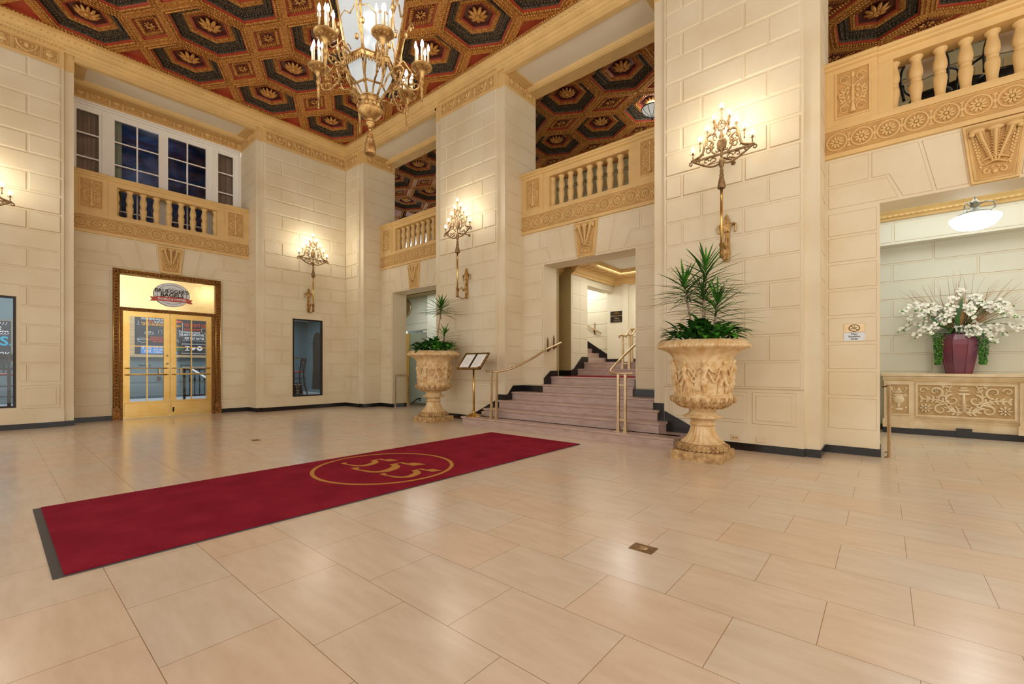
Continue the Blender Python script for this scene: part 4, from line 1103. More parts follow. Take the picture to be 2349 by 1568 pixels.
d = empty('glass_door', (8.15, 10.16, 0)); tag(d, 'pale blue green glass panel door standing in the passage behind the left urn', 'door')
b = B(); b.box(0, .012, 0, .80, .06, 2.15); b.obj('pane', 'frost', d)
b = B(); b.box(-.01, .03, -.02, .82, .0, .08); b.obj('bottom_rail', 'pewter', d)
b = B(); b.box(-.012, .03, .80, .98, 0, 2.15); b.obj('brass_jamb', 'brass', d)
t = empty('dark_handrail', (8.10, 10.42, .02)); tag(t, 'short dark handrail low in front of the glass door in the far passage', 'handrail')
b = B(); b.tube([(0, .42, 0), (0, .14, .16), (0, .02, .20), (0, -.04, .20)], .014, 8); b.obj('rail', 'black', t); b = B(); b.tube([(0, .03, .19), (.02, .0, .12), (.03, -.02, .12)], .012, 6); b.obj('bracket', 'black', t)
b = B(); b.lathe([(0, 0), (.33, 0), (.33, .02), (.27, .05), (.22, .03), (0, .04)], 28)
o = b.obj('wall_medallion', 'satin', None, (10.195, 13.93, 3.36)); o.rotation_euler = (0, -pi / 2, 0); tag(o, 'round gold medallion half hidden by the far portal jamb', 'medallion')

# ------------------------------------------------------------------ brass doors (left wall)
DY = YA + RECA
D = empty('entrance_doorway', (CA, DY, 0)); tag(D, 'bronze framed double doorway with a polished transom panel', 'doorway')
b = B(); ow = 1.0
for sg in (-1, 1):
    xa, xb = sorted((sg * ow, sg * (ow - .115))); b.box(xa, xb, -.03, .14, .26, 3.145); b.box(*sorted((sg * (ow + .01), sg * (ow - .125))), -.045, .14, 0, .26, 0)
b.box(-ow, ow, -.03, .14, 3.145, 3.26)
for sg in (-1, 1):
    for x in (ow - .008, ow - .105): b.tube([(sg * x, -.034, .26), (sg * x, -.034, 3.25)], .010, 5, 1)
for z in (3.252, 3.152): b.tube([(-ow, -.034, z), (ow, -.034, z)], .010, 5, 1)
n = 44
for i in range(n):
    z = .32 + 2.85 * i / (n - 1)
    for sg in (-1, 1): b.ell((sg * (ow - .057), -.034, z), (.022, .012, .018), 6, 4, 0)
for i in range(28): b.ell((-ow + .06 + (2 * ow - .12) * i / 27, -.034, 3.203), (.018, .012, .022), 6, 4, 0)
b.obj('casing', ['bronze', 'brass'], D)
b = B(); b.box(-.885, .885, .02, .05, 2.43, 3.145); tr = b.obj('transom_panel', 'transom', D)
b = B(); b.box(-.885, .885, .0, .10, 2.37, 2.44); b.box(-.885, -.83, .001, .099, 0, 2.369); b.box(.83, .885, .001, .099, 0, 2.369)
for i in range(60): b.ell((-.87 + 1.74 * i / 59, -.002, 2.405), (.011, .008, .014), 5, 3)
b.obj('door_frame', 'bronze', D)
# sign on the transom
sg_ = empty('shop_sign', (CA + .03, DY + .004, 2.80)); tag(sg_, 'round silver bagel shop sign with a red ribbon on the brass transom', 'sign')
b = B(); b.prism([(.34 * cos(a), .27 * sin(a)) for a in [2 * pi * k / 40 for k in range(40)]], 'y', -.006, .006); b.obj('disc', 'disc', sg_)
b = B(); b.tube([(.275 * cos(a), -.008, .215 * sin(a) + .005) for a in [2 * pi * k / 40 for k in range(40)]], .0035, 4, closed=True)
b.tube([(.338 * cos(a), -.006, .268 * sin(a)) for a in [2 * pi * k / 40 for k in range(40)]], .0035, 4, closed=True); b.obj('ring_line', 'ink', sg_)
b = B(); b.box(-.31, .31, -.012, -.006, -.155, -.055); b.blk([(-.40, -.165), (-.31, -.165), (-.31, -.075), (-.40, -.075), (-.36, -.12)][::1], -.004, -.008, .001); b.blk([(.31, -.17), (.40, -.17), (.36, -.125), (.40, -.08), (.31, -.08)], -.004, -.008, .001); b.obj('ribbon', 'signred', sg_)
text("BRUEGGER'S", .115, 'ink', sg_, (0, -.010, .075), bold=.003, sx=.98); text('BAGELS', .125, 'ink', sg_, (0, -.010, -.015), bold=.004, sx=1.02)
text('BAGELS & COFFEE', .062, 'chalk', sg_, (0, -.014, -.107), bold=.002, sx=1.05); text('EST. 1983', .035, 'pewter', sg_, (0, -.010, .145))
# doors
def door(x0, x1, hinge, num, lab):
    d = empty('door_%d' % num, (CA, DY + .04, 0)); tag(d, lab, None, None, 'structure')
    b = B(); st = .105
    b.box(x0 + st, x1 - st, 0, .045, 2.25, 2.365); b.box(x0, x0 + st, 0, .045, .006, 2.365); b.box(x1 - st, x1, 0, .045, .006, 2.365); b.box(x0 + st, x1 - st, 0, .045, .006, .36)
    b.box(x0 + st - .006, x0 + st + .008, -.008, .05, .36, 2.25); b.box(x1 - st - .008, x1 - st + .006, -.008, .05, .36, 2.25); b.box(x0 + st, x1 - st, -.008, .05, .355, .372)
    b.rect(x0 + .02, x1 - .02, .05, .34, 0, -.006, .003)
    b.obj('door_leaf', 'brass', d)
    m = B(); xm = (x0 + x1) / 2; m.box(xm - .012, xm + .012, .0065, .0385, .36, 2.25)
    for z in (1.60, .98): m.box(x0 + st, x1 - st, .005, .04, z - .010, z + .010)
    m.obj('muntins', 'brass', d)
    g = B(); g.box(x0 + st, x1 - st, .020, .026, .36, 2.25); g.obj('pane', 'glass', d)
    for z in (1.11, .965):
        h = B(); h.tube([(x0 + .05, -.045, z), (x1 - .05, -.045, z)], .012, 8)
        for x in (x0 + .05, x1 - .05): h.tube([(x, -.07, z), (x, 0, z)], .012, 8); h.ell((x, -.06, z), (.02, .02, .014), 8, 5)
        h.obj('push_bar', 'brass', d)
    h = B(); xx = (x1 - st - .09) if hinge == 'l' else (x0 + st + .09); h.box(xx - .014, xx + .014, -.05, -.04, .97, 1.12); h.obj('pull_plate', 'satin', d)
    if hinge == 'l':
        for z, r in ((1.40, .022), (1.21, .026)):
            l = B(); l.lathe([(r, 0), (r, .012), (r * .5, .016), (0, .016)], 14); lo = l.obj('lock', 'satin', d, (x1 - .05, 0, z)); lo.rotation_euler = (pi / 2, 0, 0)
    else:
        l = B(); l.tube([(x0 + .06, -.01, .20), (x0 + .055, -.03, .12)], [.022, .01], 7); l.ell((x0 + .055, -.03, .11), (.02, .01, .01), 6, 4); l.obj('door_stop', 'black', d)
door(-.825, -.004, 'l', 1, 'left leaf of the brass doors'); door(.004, .825, 'r', 2, 'right leaf of the brass doors')
for xx in (-.45, .30):
    t_ = text('BAGELS', .05, 'ink', tr, (xx, .062, 1.17), bold=.001, sx=1.2)

# ------------------------------------------------------------------ shop interior
SF = .25
b = B(); b.box(-3.2, 7.4, YA + DEEP + .02, 16.2, SF - .1, SF); b.box(-3.2, 7.4, YA + DEEP - .02, YA + DEEP + .04, 0, SF); b.box(-1.24, .89, YA + .15, YA + DEEP - .02, SF - .1, SF); b.box(4.43, 7.37, YA + .15, YA + DEEP - .02, SF - .1, SF); tag(b.obj('floor_shop', 'shopfloor'), kind='structure')
b = B(); b.box(-3.2, 7.5, 16.0, 16.15, 0, 3.5, 0); b.box(7.37, 7.5, 12.04, 16.1, 0, 3.5, 0); b.box(-3.3, -3.2, 13.1, 16.1, 0, 3.5, 0)
b.box(-3.2, 7.4, YA + DEEP + .001, YA + DEEP + .02, 3.3, 3.9, 0)
b.box(0, 7.37, 15.97, 16.0, SF, SF + .12, 0); b.box(0, 5.0, 15.985, 16.0, .70, .72, 0)
for z in (1.5, 2.2): b.box(4.6, 7.37, 15.995, 16.0, z, z + .008, 0)
tag(b.obj('wall_shop', ['slate']), kind='structure')
b = B(); b.box(-3.3, 7.5, 13.13, 16.15, 3.42, 3.5); b.box(4.45, 7.37, 12.18, 16.0, 2.76, 2.84); tag(b.obj('ceiling_shop', 'ceiling_plain'), kind='structure')
# niche
nc = empty('wall_niche', (7.36, 15.13, SF + .10)); tag(nc, 'tall dark arched niche framed in slate paint inside the shop', 'niche')
P = [(-.36, 0), (.36, 0)] + [(.36 * cos(a), 1.60 + .38 * sin(a)) for a in [pi * k / 14 for k in range(15)]]
b = B(); b.prism(P, 'x', -.012, -.004); b.obj('recess', 'niche', nc)
b = B(); b.tube([(-.012, .38, 0), (-.012, .38, 1.60)] + [(-.012, .38 * cos(a), 1.60 + .41 * sin(a)) for a in [pi * k / 14 for k in range(15)]] + [(-.012, -.38, 0)], .022, 6); b.obj('surround', 'slate', nc)
b = B(); b.box(-.06, .0, -.7, .7, -.12, .0); b.obj('plinth', 'slate', nc)
b = B(); b.box(-.014, -.010, -.29, .29, .52, .535); b.obj('shelf_line', 'black', nc)
# chalkboard menu
cb = empty('chalkboard_menu', (2.9, 15.94, 1.45)); tag(cb, 'large chalkboard wall menu with white and orange lettering behind the brass doors', 'chalkboard')
b = B(); b.box(-.34, 1.8, 0, .03, .04, 1.9); b.obj('board', 'board', cb)
b = B(); b.box(-.46, 1.8, -.03, .04, -.035, .04); b.box(-.45, -.34, -.03, .04, .04, 1.95); b.obj('oak_frame', 'oak', cb)
R0 = (pi / 2, 0, 0)
def ct(s_, x0, x1, zc, h, m_='chalk', bold=.001, sh=0.0):
    o_ = text(s_, h / .72, m_, cb, ((x0 + x1) / 2, -.016, zc), R0, bold=bold, shear=sh); o_['fitw'] = x1 - x0
ct("WE DON'T USE", .79, 1.36, .925, .105, 'chalk_red', .002); ct("WE CAN'T PRONOUNCE.", .79, 1.22, .80, .055, 'chalk_red', .002)
ct('LIKE "SODIUM DICTIONATE"', .71, 1.20, .715, .055, 'chalk', .001); ct('OR ANY PRESERVATIVES,', .70, 1.31, .64, .068, 'chalk', .002); ct('FOR THAT MATTER.', .81, 1.31, .535, .072, 'chalk', .002)
ct('WE HAVE ENJOYED SINCE THE EARLY', -.20, .42, 1.045, .05); ct('MORNING', -.08, .08, .975, .05, 'chalk_red', .002); ct('ALL DAY LONG SINCE', .09, .42, .975, .045)
ct('TIPTO-HONORED', -.20, .42, .895, .085, 'chalk_yel', .003); ct('bread', .54, .72, .895, .085, 'chalk_yel', .002, .3)
b = B(); b.box(.55, .74, -.010, -.004, .99, 1.05); b.obj('orange_panel', 'chalk_red', cb)
ct('YOU HAVE TO FOLLOW', -.0, .42, .525, .045, 'chalk_red', .002); ct('BAKING PROCESS TO MAKE', -.02, .44, .465, .045, 'chalk_red', .002); ct('NEW YORK-STYLE', .06, .40, .405, .045, 'chalk_red', .002)
def chalkline(pts, r=.0045, closed=False, m_='chalk'):
    b_ = B(); b_.tube([(p[0], -.004, p[1]) for p in pts], r, 4, closed=closed); b_.obj('chalk_drawing', m_, cb)
chalkline([(.68, .78), (.68, .575), (.77, .575), (.77, .47), (1.34, .47), (1.34, .70), (1.31, .70)]); chalkline([(.76, 1.0), (.76, .76), (.68, .76)]); chalkline([(1.24, .85), (1.24, .72), (1.5, .72)]); chalkline([(1.24, .85), (1.5, .85)])
chalkline([(.75, .08), (1.33, .08), (1.33, .375), (.75, .375)], .005, True); chalkline([(.73, .36), (1.35, .36)], .004); chalkline([(.73, .095), (1.35, .095)], .004)
chalkline([(-.02 + .10 * cos(a), .645 + .04 * sin(a)) for a in [2 * pi * k / 20 for k in range(20)]], .005, True); chalkline([(-.02 + .04 * cos(a), .655 + .014 * sin(a)) for a in [2 * pi * k / 14 for k in range(14)]], .004, True)
chalkline([(-.16 + .12 * cos(a), .475 + .022 * sin(a)) for a in [2 * pi * k / 16 for k in range(16)]], .005, True); chalkline([(-.28, .47), (-.25, .40), (-.16, .37), (-.07, .40), (-.04, .47)], .005)
chalkline([(.19, .72), (.19, .62), (.27, .62), (.27, .72), (.23, .745)], .005, True); chalkline([(-.27, .98), (-.24, .93), (-.28, .88), (-.23, .86)], .005)
chalkline([(.62 + .05 * cos(a), .43 + .045 * sin(a)) for a in [pi * k / 10 for k in range(11)]], .005, True)
b = B(); b.prism([(-.205, .06), (.63, .06), (.63, .13), (.50, .13), (.50, .29), (-.205, .29)], 'y', -.012, -.004); b.obj('blue_panel', 'blue_sign', cb)
ct('IF YOU', -.17, .03, .225, .07, 'chalk', .002); ct("DON'T,", -.12, .03, .125, .07, 'chalk', .002); ct('WANT YOUR BAGEL', .08, .47, .24, .045); ct('JUST HEAD FOR', .08, .42, .175, .045); ct('A SMALL ONE', .08, .40, .11, .045)
b = B(); b.box(.555, .755, -.012, -.004, .17, .30); b.obj('green_panel', 'green_sign', cb)
b = B(); b.box(.86, .89, -.012, -.004, .19, .29); b.box(.82, .93, -.012, -.004, .175, .195); b.box(.82, .93, -.012, -.004, .285, .305); b.obj('letter_i', 'chalk', cb)
b = B()
for sg in (-1, 1): b.ell((1.02 + sg * .033, -.006, .255), (.042, .004, .036), 10, 4)
b.prism([(.95, .245), (1.09, .245), (1.02, .175)], 'y', -.009, -.004); b.obj('heart', 'chalk', cb)
b = B(); b.tube([(1.19 + .050 * cos(a), -.006, .24 + .045 * sin(a)) for a in [2 * pi * k / 20 for k in range(20)]], .028, 6, flat=.15, up=(0, 1, 0), closed=True); b.obj('bagel_drawing', 'chalk', cb)
b = B(); b.box(-.045, .045, -.03, .0, -.055, .055); o = b.obj('wall_call_box', 'dark_wood', None, (3.11, 15.97, .80)); tag(o, 'small dark red call box on the slate shop wall', 'wall box')
# railing inside the shop
t = empty('stair_railing', (3.25, 14.0, SF)); tag(t, 'black iron balustrade with a white handrail inside the shop', 'railing')
ri = random.Random(3)
b = B(); b.box(-.03, 1.6, -.03, .03, .86, .89); b.obj('handrail', 'white', t)
b = B(); b.box(.0, 1.6, -.012, .012, .80, .83); b.box(0, 1.6, -.012, .012, .12, .15); b.obj('rail_bar', 'black', t)
for i, x in enumerate((.0, .62, 1.1, 1.58)):
    b = B(); b.box(-.025, .025, -.025, .025, 0, .85); b.box(-.035, .035, -.035, .035, 0, .03); b.obj('newel', 'black', t, (x, 0, 0))
for i in range(13):
    b = B(); b.box(-.008, .008, -.008, .008, .13, .82); b.ell((0, 0, .55), (.026, .026, .05), 6, 5); b.obj('spindle', 'black', t, (.12 + i * .11, 0, 0))
b = B(); b.tube([(.12, .05, .87), (.45, -.42, .55), (.52, -.5, .53)], .024, 6); b.obj('sloping_handrail', 'white', t)
b = B(); b.box(.44, .48, -.48, -.44, 0, .54); b.obj('newel', 'black', t)
# shop windows in the piers
def shop_window(n, x0, x1, z0, z1, lab):
    w = empty('window_%d' % n, ((x0 + x1) / 2, YA + .02, z0)); tag(w, kind='structure', label=lab)
    hw = (x1 - x0) / 2; h = z1 - z0; b = B()
    b.box(-hw, -hw + .035, -.025, .06, 0, h); b.box(hw - .035, hw, -.025, .06, 0, h); b.box(-hw + .035, hw - .035, -.024, .059, h - .035, h - .001); b.box(-hw + .035, hw - .035, -.024, .059, .001, .035)
    b.obj('window_frame', 'plaque', w); b = B(); b.box(-hw, hw, .02, .026, .03, h - .03); b.obj('pane', 'glass', w)
shop_window(3, -.55, .28, .40, 2.42, 'narrow shop window at the left edge of the picture')
shop_window(4, 5.17, 5.985, .34, 2.43, 'narrow shop window under the corner candelabrum')
t = empty('opening_hours_sign', (5.31, YA + .03, .38)); tag(t, 'small maroon opening hours notice in the corner of the shop window', 'sign')
b = B(); b.box(-.10, .11, 0, .006, 0, .33); b.obj('plate', 'plaque', t)
for i, s_ in enumerate(('HOURS OF OPERATION', 'Monday - Friday', '6:00am - 3:00pm', 'Saturday', '6:30am - 3:00pm', 'Sunday', '7:00am - 3:00pm')):
    text(s_, .026 if i in (0, 1, 3, 5) else .020, 'chalk', t, (.005, -.003, .29 - i * .042), sx=.72)
def bar_stool(loc, rotz, label, seat='red_seat'):
    t = empty('bar_stool', loc, rotz); tag(t, label, 'bar stool', None)
    b = B(); b.lathe([(0, .70), (.17, .70), (.195, .715), (.195, .735), (.17, .755), (0, .76)], 20); b.obj('seat', seat, t)
    for (x, y) in ((-.15, -.14), (-.15, .14)):
        b = B(); b.tube([(x, y, .71), (x * 1.15, y * 1.15, .35), (x * 1.3, y * 1.25, 0)], [.022, .02, .018], 7); b.obj('leg', 'dark_wood', t)
    for y in (-.14, .14):
        b = B(); b.tube(bez([(.20, y * 1.0, 1.16), (.19, y, .95), (.15, y, .72), (.17, y * 1.1, .35), (.26, y * 1.2, 0)], 4), .021, 7); b.obj('leg', 'dark_wood', t)
    b = B(); b.prism([(.185, -.17), (.215, -.19), (.235, 0), (.215, .19), (.185, .17), (.205, 0)], 'z', 1.02, 1.17)
    b.obj('backrest', 'dark_wood', t)
    b = B(); b.tube([(.19, -.04, .72), (.20, -.03, 1.05)], .010, 5); b.tube([(.19, .04, .72), (.20, .03, 1.05)], .010, 5); b.obj('back_splat', 'dark_wood', t)
    b = B()
    for z in (.30, .52): b.tube([(-.18, -.16, z), (.19, -.16, z)], .011, 5); b.tube([(-.18, .16, z), (.19, .16, z)], .011, 5); b.tube([(-.18, -.16, z - .04), (-.18, .16, z - .04)], .011, 5)
    b.obj('foot_rail', 'dark_wood', t)
    return t
bar_stool((6.30, 14.35, SF), 0.0, 'dark wooden bar stool with red seat, seen in the corner shop window')
b = B(); b.box(5.2, 6.36, 14.3, 14.9, 1.40, 1.435); o = b.obj('counter_shelf', 'table'); tag(o, 'amber wooden counter shelf above the stool in the corner shop window', 'counter')
# left window: board, stools and table
cb2 = empty('chalkboard_sign', (-.35, 15.9, 1.22)); tag(cb2, 'chalkboard with turquoise lettering in the window at the left edge', 'chalkboard')
b = B(); b.box(-1.2, .64, 0, .03, 0, 1.0); b.obj('board', 'board', cb2); b = B(); b.box(.64, .68, -.02, .03, -.03, 1.05); b.box(-1.2, .64, -.02, .03, 1.0, 1.05); b.obj('frame', 'pewter', cb2)
text('LIKE...', .17, 'chalk', cb2, (.39, -.005, .80), bold=.003); text('US.', .30, 'chalk_blue', cb2, (.46, -.005, .52), bold=.008); text('enjoy', .20, 'chalk', cb2, (.42, -.005, .24), shear=.3, sx=.8)
b = B()
for k in range(9): b.tube([(.15 + k * .05, -.004, .90), (.18 + k * .05, -.004, .97)], .005, 4); b.tube([(.15 + k * .05, -.004, .67), (.21 + k * .05, -.004, .72)], .005, 4)
b.obj('chalk_hatching', 'chalk', cb2)
bar_stool((.20, 14.35, SF), pi * .5, 'dark wooden bar stool with red seat, right one in the left edge window')
bar_stool((-.22, 14.35, SF), pi * .5, 'dark wooden bar stool with red seat, left one in the left edge window')
t = empty('high_table', (-.5, 13.75, SF)); tag(t, 'long dark wooden high table in front of the stools in the left edge window', 'table')
b = B(); b.box(-1.0, .80, -.2, .2, .83, .87); b.obj('tabletop', 'dark_wood', t); b = B(); b.box(-.04, .04, -.04, .04, 0, .83); b.obj('leg', 'dark_wood', t); b = B(); b.box(.70, .75, -.1, .1, 0, .83); b.obj('leg', 'dark_wood', t)

# ------------------------------------------------------------------ carpet
t = empty('carpet_runner', (2.91, 4.32, 0)); tag(t, 'long crimson carpet runner with a gold 555 medallion', 'carpet')
b = B(); b.box(-2.70, 2.69, -.90, .90, .0005, .005); b.obj('rubber_backing', 'rubber', t)
b = B(); b.box(-2.655, 2.68, -.885, .885, .005, .013); b.obj('pile', 'carpet', t)
b = B(); n = 72
for i in range(n):
    a0, a1 = 2 * pi * i / n, 2 * pi * (i + 1) / n
    ro, rI = .775, .732
    b.quad((rI * cos(a0), rI * sin(a0), .0145), (ro * cos(a0), ro * sin(a0), .0145), (ro * cos(a1), ro * sin(a1), .0145), (rI * cos(a1), rI * sin(a1), .0145))
b.obj('medallion_ring', 'carpet_gold', t, (-.03, .01, 0))
def five(k):
    """calligraphic old-style 5: x right, y up, about .66 high"""
    b = B()
    def poly(pts, z=.0145):
        n0 = len(b.v); z += 2e-6 * n0; b.v += [(p[0] * k, p[1] * k, z) for p in pts]; b.face([n0 + i_ for i_ in range(len(pts))])
    outer = bez([(-.02, .165, 0), (.09, .14, 0), (.19, .05, 0), (.238, -.09, 0), (.205, -.19, 0), (.12, -.262, 0), (-.02, -.285, 0), (-.14, -.300, 0), (-.20, -.275, 0)], 5)
    inner = bez([(-.05, .085, 0), (.02, .075, 0), (.08, .02, 0), (.128, -.08, 0), (.135, -.16, 0), (.08, -.215, 0), (-.02, -.243, 0), (-.12, -.262, 0), (-.16, -.235, 0)], 5)
    for q in range(len(outer) - 1): poly([tuple(inner[q])[:2], tuple(outer[q])[:2], tuple(outer[q + 1])[:2], tuple(inner[q + 1])[:2]])
    poly([(-.175 + .045 * cos(a), -.262 + .042 * sin(a)) for a in [2 * pi * q / 14 for q in range(14)]])
    poly([(-.05, .085), (-.02, .165), (-.015, .24), (-.05, .24)])
    poly([(-.05, .225), (.06, .215), (.06, .262), (-.04, .268)])
    poly([(.04, .215), (.215, .235), (.265, .375), (.09, .345)])
    return b
for (up_, rt_, k_) in ((0, -.37, .80), (0, 0, 1.0), (0, .43, .80)):
    g = B(); g.add(five(k_), RZ(-pi / 2)); g.obj('numeral_five', 'carpet_gold', t, (-.03 + up_, .01 - rt_, 0))

# floor boxes
b = B(); b.box(-.055, .055, -.075, .075, .0, .003); o = b.obj('floor_outlet', 'brasswalk', None, (2.66, 1.165, 0)); tag(o, 'rectangular brass floor outlet plate set in the near tiles', 'floor outlet')
b = B(); b.lathe([(0, 0), (.026, 0), (.026, .005), (0, .005)], 18); b.obj('round_cover', 'satin', o)
b = B(); b.box(-.055, .055, -.075, .075, .0, .003); o = b.obj('floor_outlet', 'brasswalk', None, (2.66, 7.49, 0)); tag(o, 'rectangular brass floor outlet plate far across the floor beyond the carpet', 'floor outlet')
def outlet(y, z, lab, sockets=True):
    t = empty('wall_outlet', (XB - .016, y, z), ROTB); tag(t, lab, 'outlet')
    b = B(); b.rect(-.058, .058, -.036, .036, 0, -.007, .004); b.obj('cover_plate', 'outlet', t)
    if sockets:
        for x in (-.02, .02):
            q = B(); q.lathe([(0, 0), (.015, 0), (.015, .003), (0, .003)], 12); s_ = q.obj('socket', 'tan_ground', t, (x, -.007, 0)); s_.rotation_euler = (pi / 2, 0, 0)
outlet(1.585, .165, 'ivory double socket plate low on the pier beside the large urn')
outlet(1.27, .165, 'blank ivory cover plate low on the pier, right of the socket', False)
outlet(6.42, .175, 'ivory double socket plate low on the wall behind the menu stand')
outlet(6.78, .175, 'blank ivory cover plate low on the wall between urn and menu stand', False)

# ------------------------------------------------------------------ no smoking sign
t = empty('no_smoking_sign', (XB + REC - .005, .305, 1.60), ROTB); tag(t, 'small brass and silver non smoking sign on the wall at right', 'sign')
b = B(); b.rect(-.11, .11, -.005, .105, 0, -.006, .002, 0); b.rect(-.11, .11, -.115, -.005, 0, -.006, .002, 1); b.obj('plate', ['satin', 'disc'], t)
b = B(); b.tube([(.055 * cos(a), -.008, .05 + .043 * sin(a)) for a in [2 * pi * k / 28 for k in range(28)]], .0045, 4, closed=True); b.tube([(-.038, -.008, .08), (.038, -.008, .02)], .0035, 4); b.box(-.04, .0, -.009, -.006, .036, .045)
b.tube(bez([(.03, -.008, .055), (.01, -.008, .055), (-.0, -.008, .07), (-.005, -.008, .075)], 3), .003, 4); b.obj('pictogram', 'ink', t)
for i, s_ in enumerate(('Non', 'Smoking', 'Area')): text(s_, .034, 'ink', t, (0, -.008, -.028 - i * .031), bold=.0006, sx=1.05)

# ------------------------------------------------------------------ console, vase, flowers (near passage)
t = empty('console_table', (10.10, -.97, 0), ROTB); tag(t, 'carved ochre stone console against the passage wall under the flowers', 'console')
b = B(); b.box(-.98, .98, .06, .44, .10, .98); b.box(-.60, .60, .035, .06, .28, .90) ; b.box(-.98, .98, .04, .44, .10, .22); b.prism([(.06, .88), (.02, .90), (.0, .93), (-.02, .96), (-.02, .98), (.4, .98), (.4, .88)], 'x', -1.0, 1.0)
b.rect(-.545, .545, .34, .84, .034, .033, .001, 1)
for q in ((-.575, -.545, .31, .87), (.545, .575, .31, .87), (-.545, .545, .31, .34), (-.545, .545, .84, .87)): b.box(q[0], q[1], .012, .035, q[2], q[3])
b.obj('body', ['concon', 'concon_g'], t)
b = B(); b.box(-1.02, 1.02, -.045, .45, .985, 1.03); b.obj('top_slab', 'concon', t)
for sg in (-1, 1):
    b = B(); xm = sg * .79; b.box(xm - .19, xm + .19, .0, .10, .22, .90); b.box(xm - .21, xm + .21, -.02, .12, .10, .24); b.rect(xm - .13, xm + .13, .34, .84, -.001, -.002, .0005, 1)
    for q in ((-.15, -.13, .32, .86), (.13, .15, .32, .86), (-.13, .13, .32, .34), (-.13, .13, .84, .86)): b.box(xm + q[0], xm + q[1], -.015, 0, q[2], q[3])
    po = b.obj('pilaster', ['concon', 'concon_g'], t)
    v = B(); v.add(urn_panel(.26, .46), T(xm, -.004, .58)); v.add(cornucopia_panel(.24, .16), T(xm, -.004, .73)); v.obj('urn_carving', 'concon', po)
b = B(); y_ = .026
for sg in (-1, 1):
    for (cx, cz, r0, a0, tn, rr) in ((.13, .60, .095, pi * .5, 2.3, .020), (.33, .73, .10, -pi * .5, 2.0, .021), (.27, .44, .085, pi * .6, 2.3, .018), (.48, .75, .060, pi, 2.0, .015), (.05, .50, .045, 0, 2.0, .012), (.42, .62, .04, 0, 1.8, .011)):
        sp = spiral(sg * cx, cz, r0, r0 * .22, (a0 if sg > 0 else pi - a0), (a0 if sg > 0 else pi - a0) + (-1 if sg > 0 else 1) * tn * pi, 16, y_)
        b.tube(sp, [rr * (1 - .45 * i / 16) for i in range(17)], 5)
    p = bez([(sg * .02, y_, .40), (sg * .14, y_, .42), (sg * .22, y_, .55), (sg * .34, y_, .60), (sg * .52, y_, .60)], 5); b.tube(p, .015, 5); leafrow(b, p, .045, 0, 2, .012)
    p = bez([(sg * .20, y_, .52), (sg * .21, y_, .68), (sg * .16, y_, .80), (sg * .28, y_, .83)], 5); b.tube(p, .012, 5); leafrow(b, p, .035, 0, 3, .010)
    b.add(flower(.085, 8, y_, .016, sg * .45, .45)); b.add(flower(.035, 6, y_, .012, sg * .32, .74))
b.tube([(0, y_, .42), (0, y_, .72)], [.035, .014], 6)
for zz, w_ in ((.70, .09), (.76, .08), (.80, .055)): b.ell((0, y_, zz), (w_, .014, .02), 8, 4)
for k in range(7): a = pi * k / 6; b.ell((.05 * cos(a), y_, .385 + .035 * sin(a)), (.035, .01, .012), 6, 3, 0, Matrix.Rotation(-a, 3, 'Y'))
b.obj('scroll_carving', 'concon', t)
def tapered_vase():
    t = empty('ceramic_vase', (10.34, -.935, 1.03)); tag(t, 'tall plum ceramic vase standing on the carved console', 'vase')
    prof = [(.150, 0), (.162, .04), (.210, .3), (.235, .48), (.235, .56), (.20, .64), (.17, .66)]
    b = B(); n = 8; b0 = 0
    for (r, z) in prof:
        for k in range(n):
            a = 2 * pi * (k + .5) / n; rr = r * (1.0 if k % 2 else 1.0); b.v.append((rr * cos(a), rr * sin(a), z))
    for i in range(len(prof) - 1):
        for k in range(n): k2 = (k + 1) % n; b.face((i * n + k, i * n + k2, (i + 1) * n + k2, (i + 1) * n + k))
    b.face([k for k in reversed(range(n))])
    for k in range(n):
        a = 2 * pi * (k + .5) / n; b.tube([(r * cos(a) * .985, r * sin(a) * .985, z) for r, z in prof[:6]], .012, 5)
    b.obj('body', 'plum', t)
    b = B(); b.lathe([(0, .655), (.165, .655), (.175, .66), (.18, .672), (.0, .672)], 8); b.obj('rim', 'soil', t)
tapered_vase()
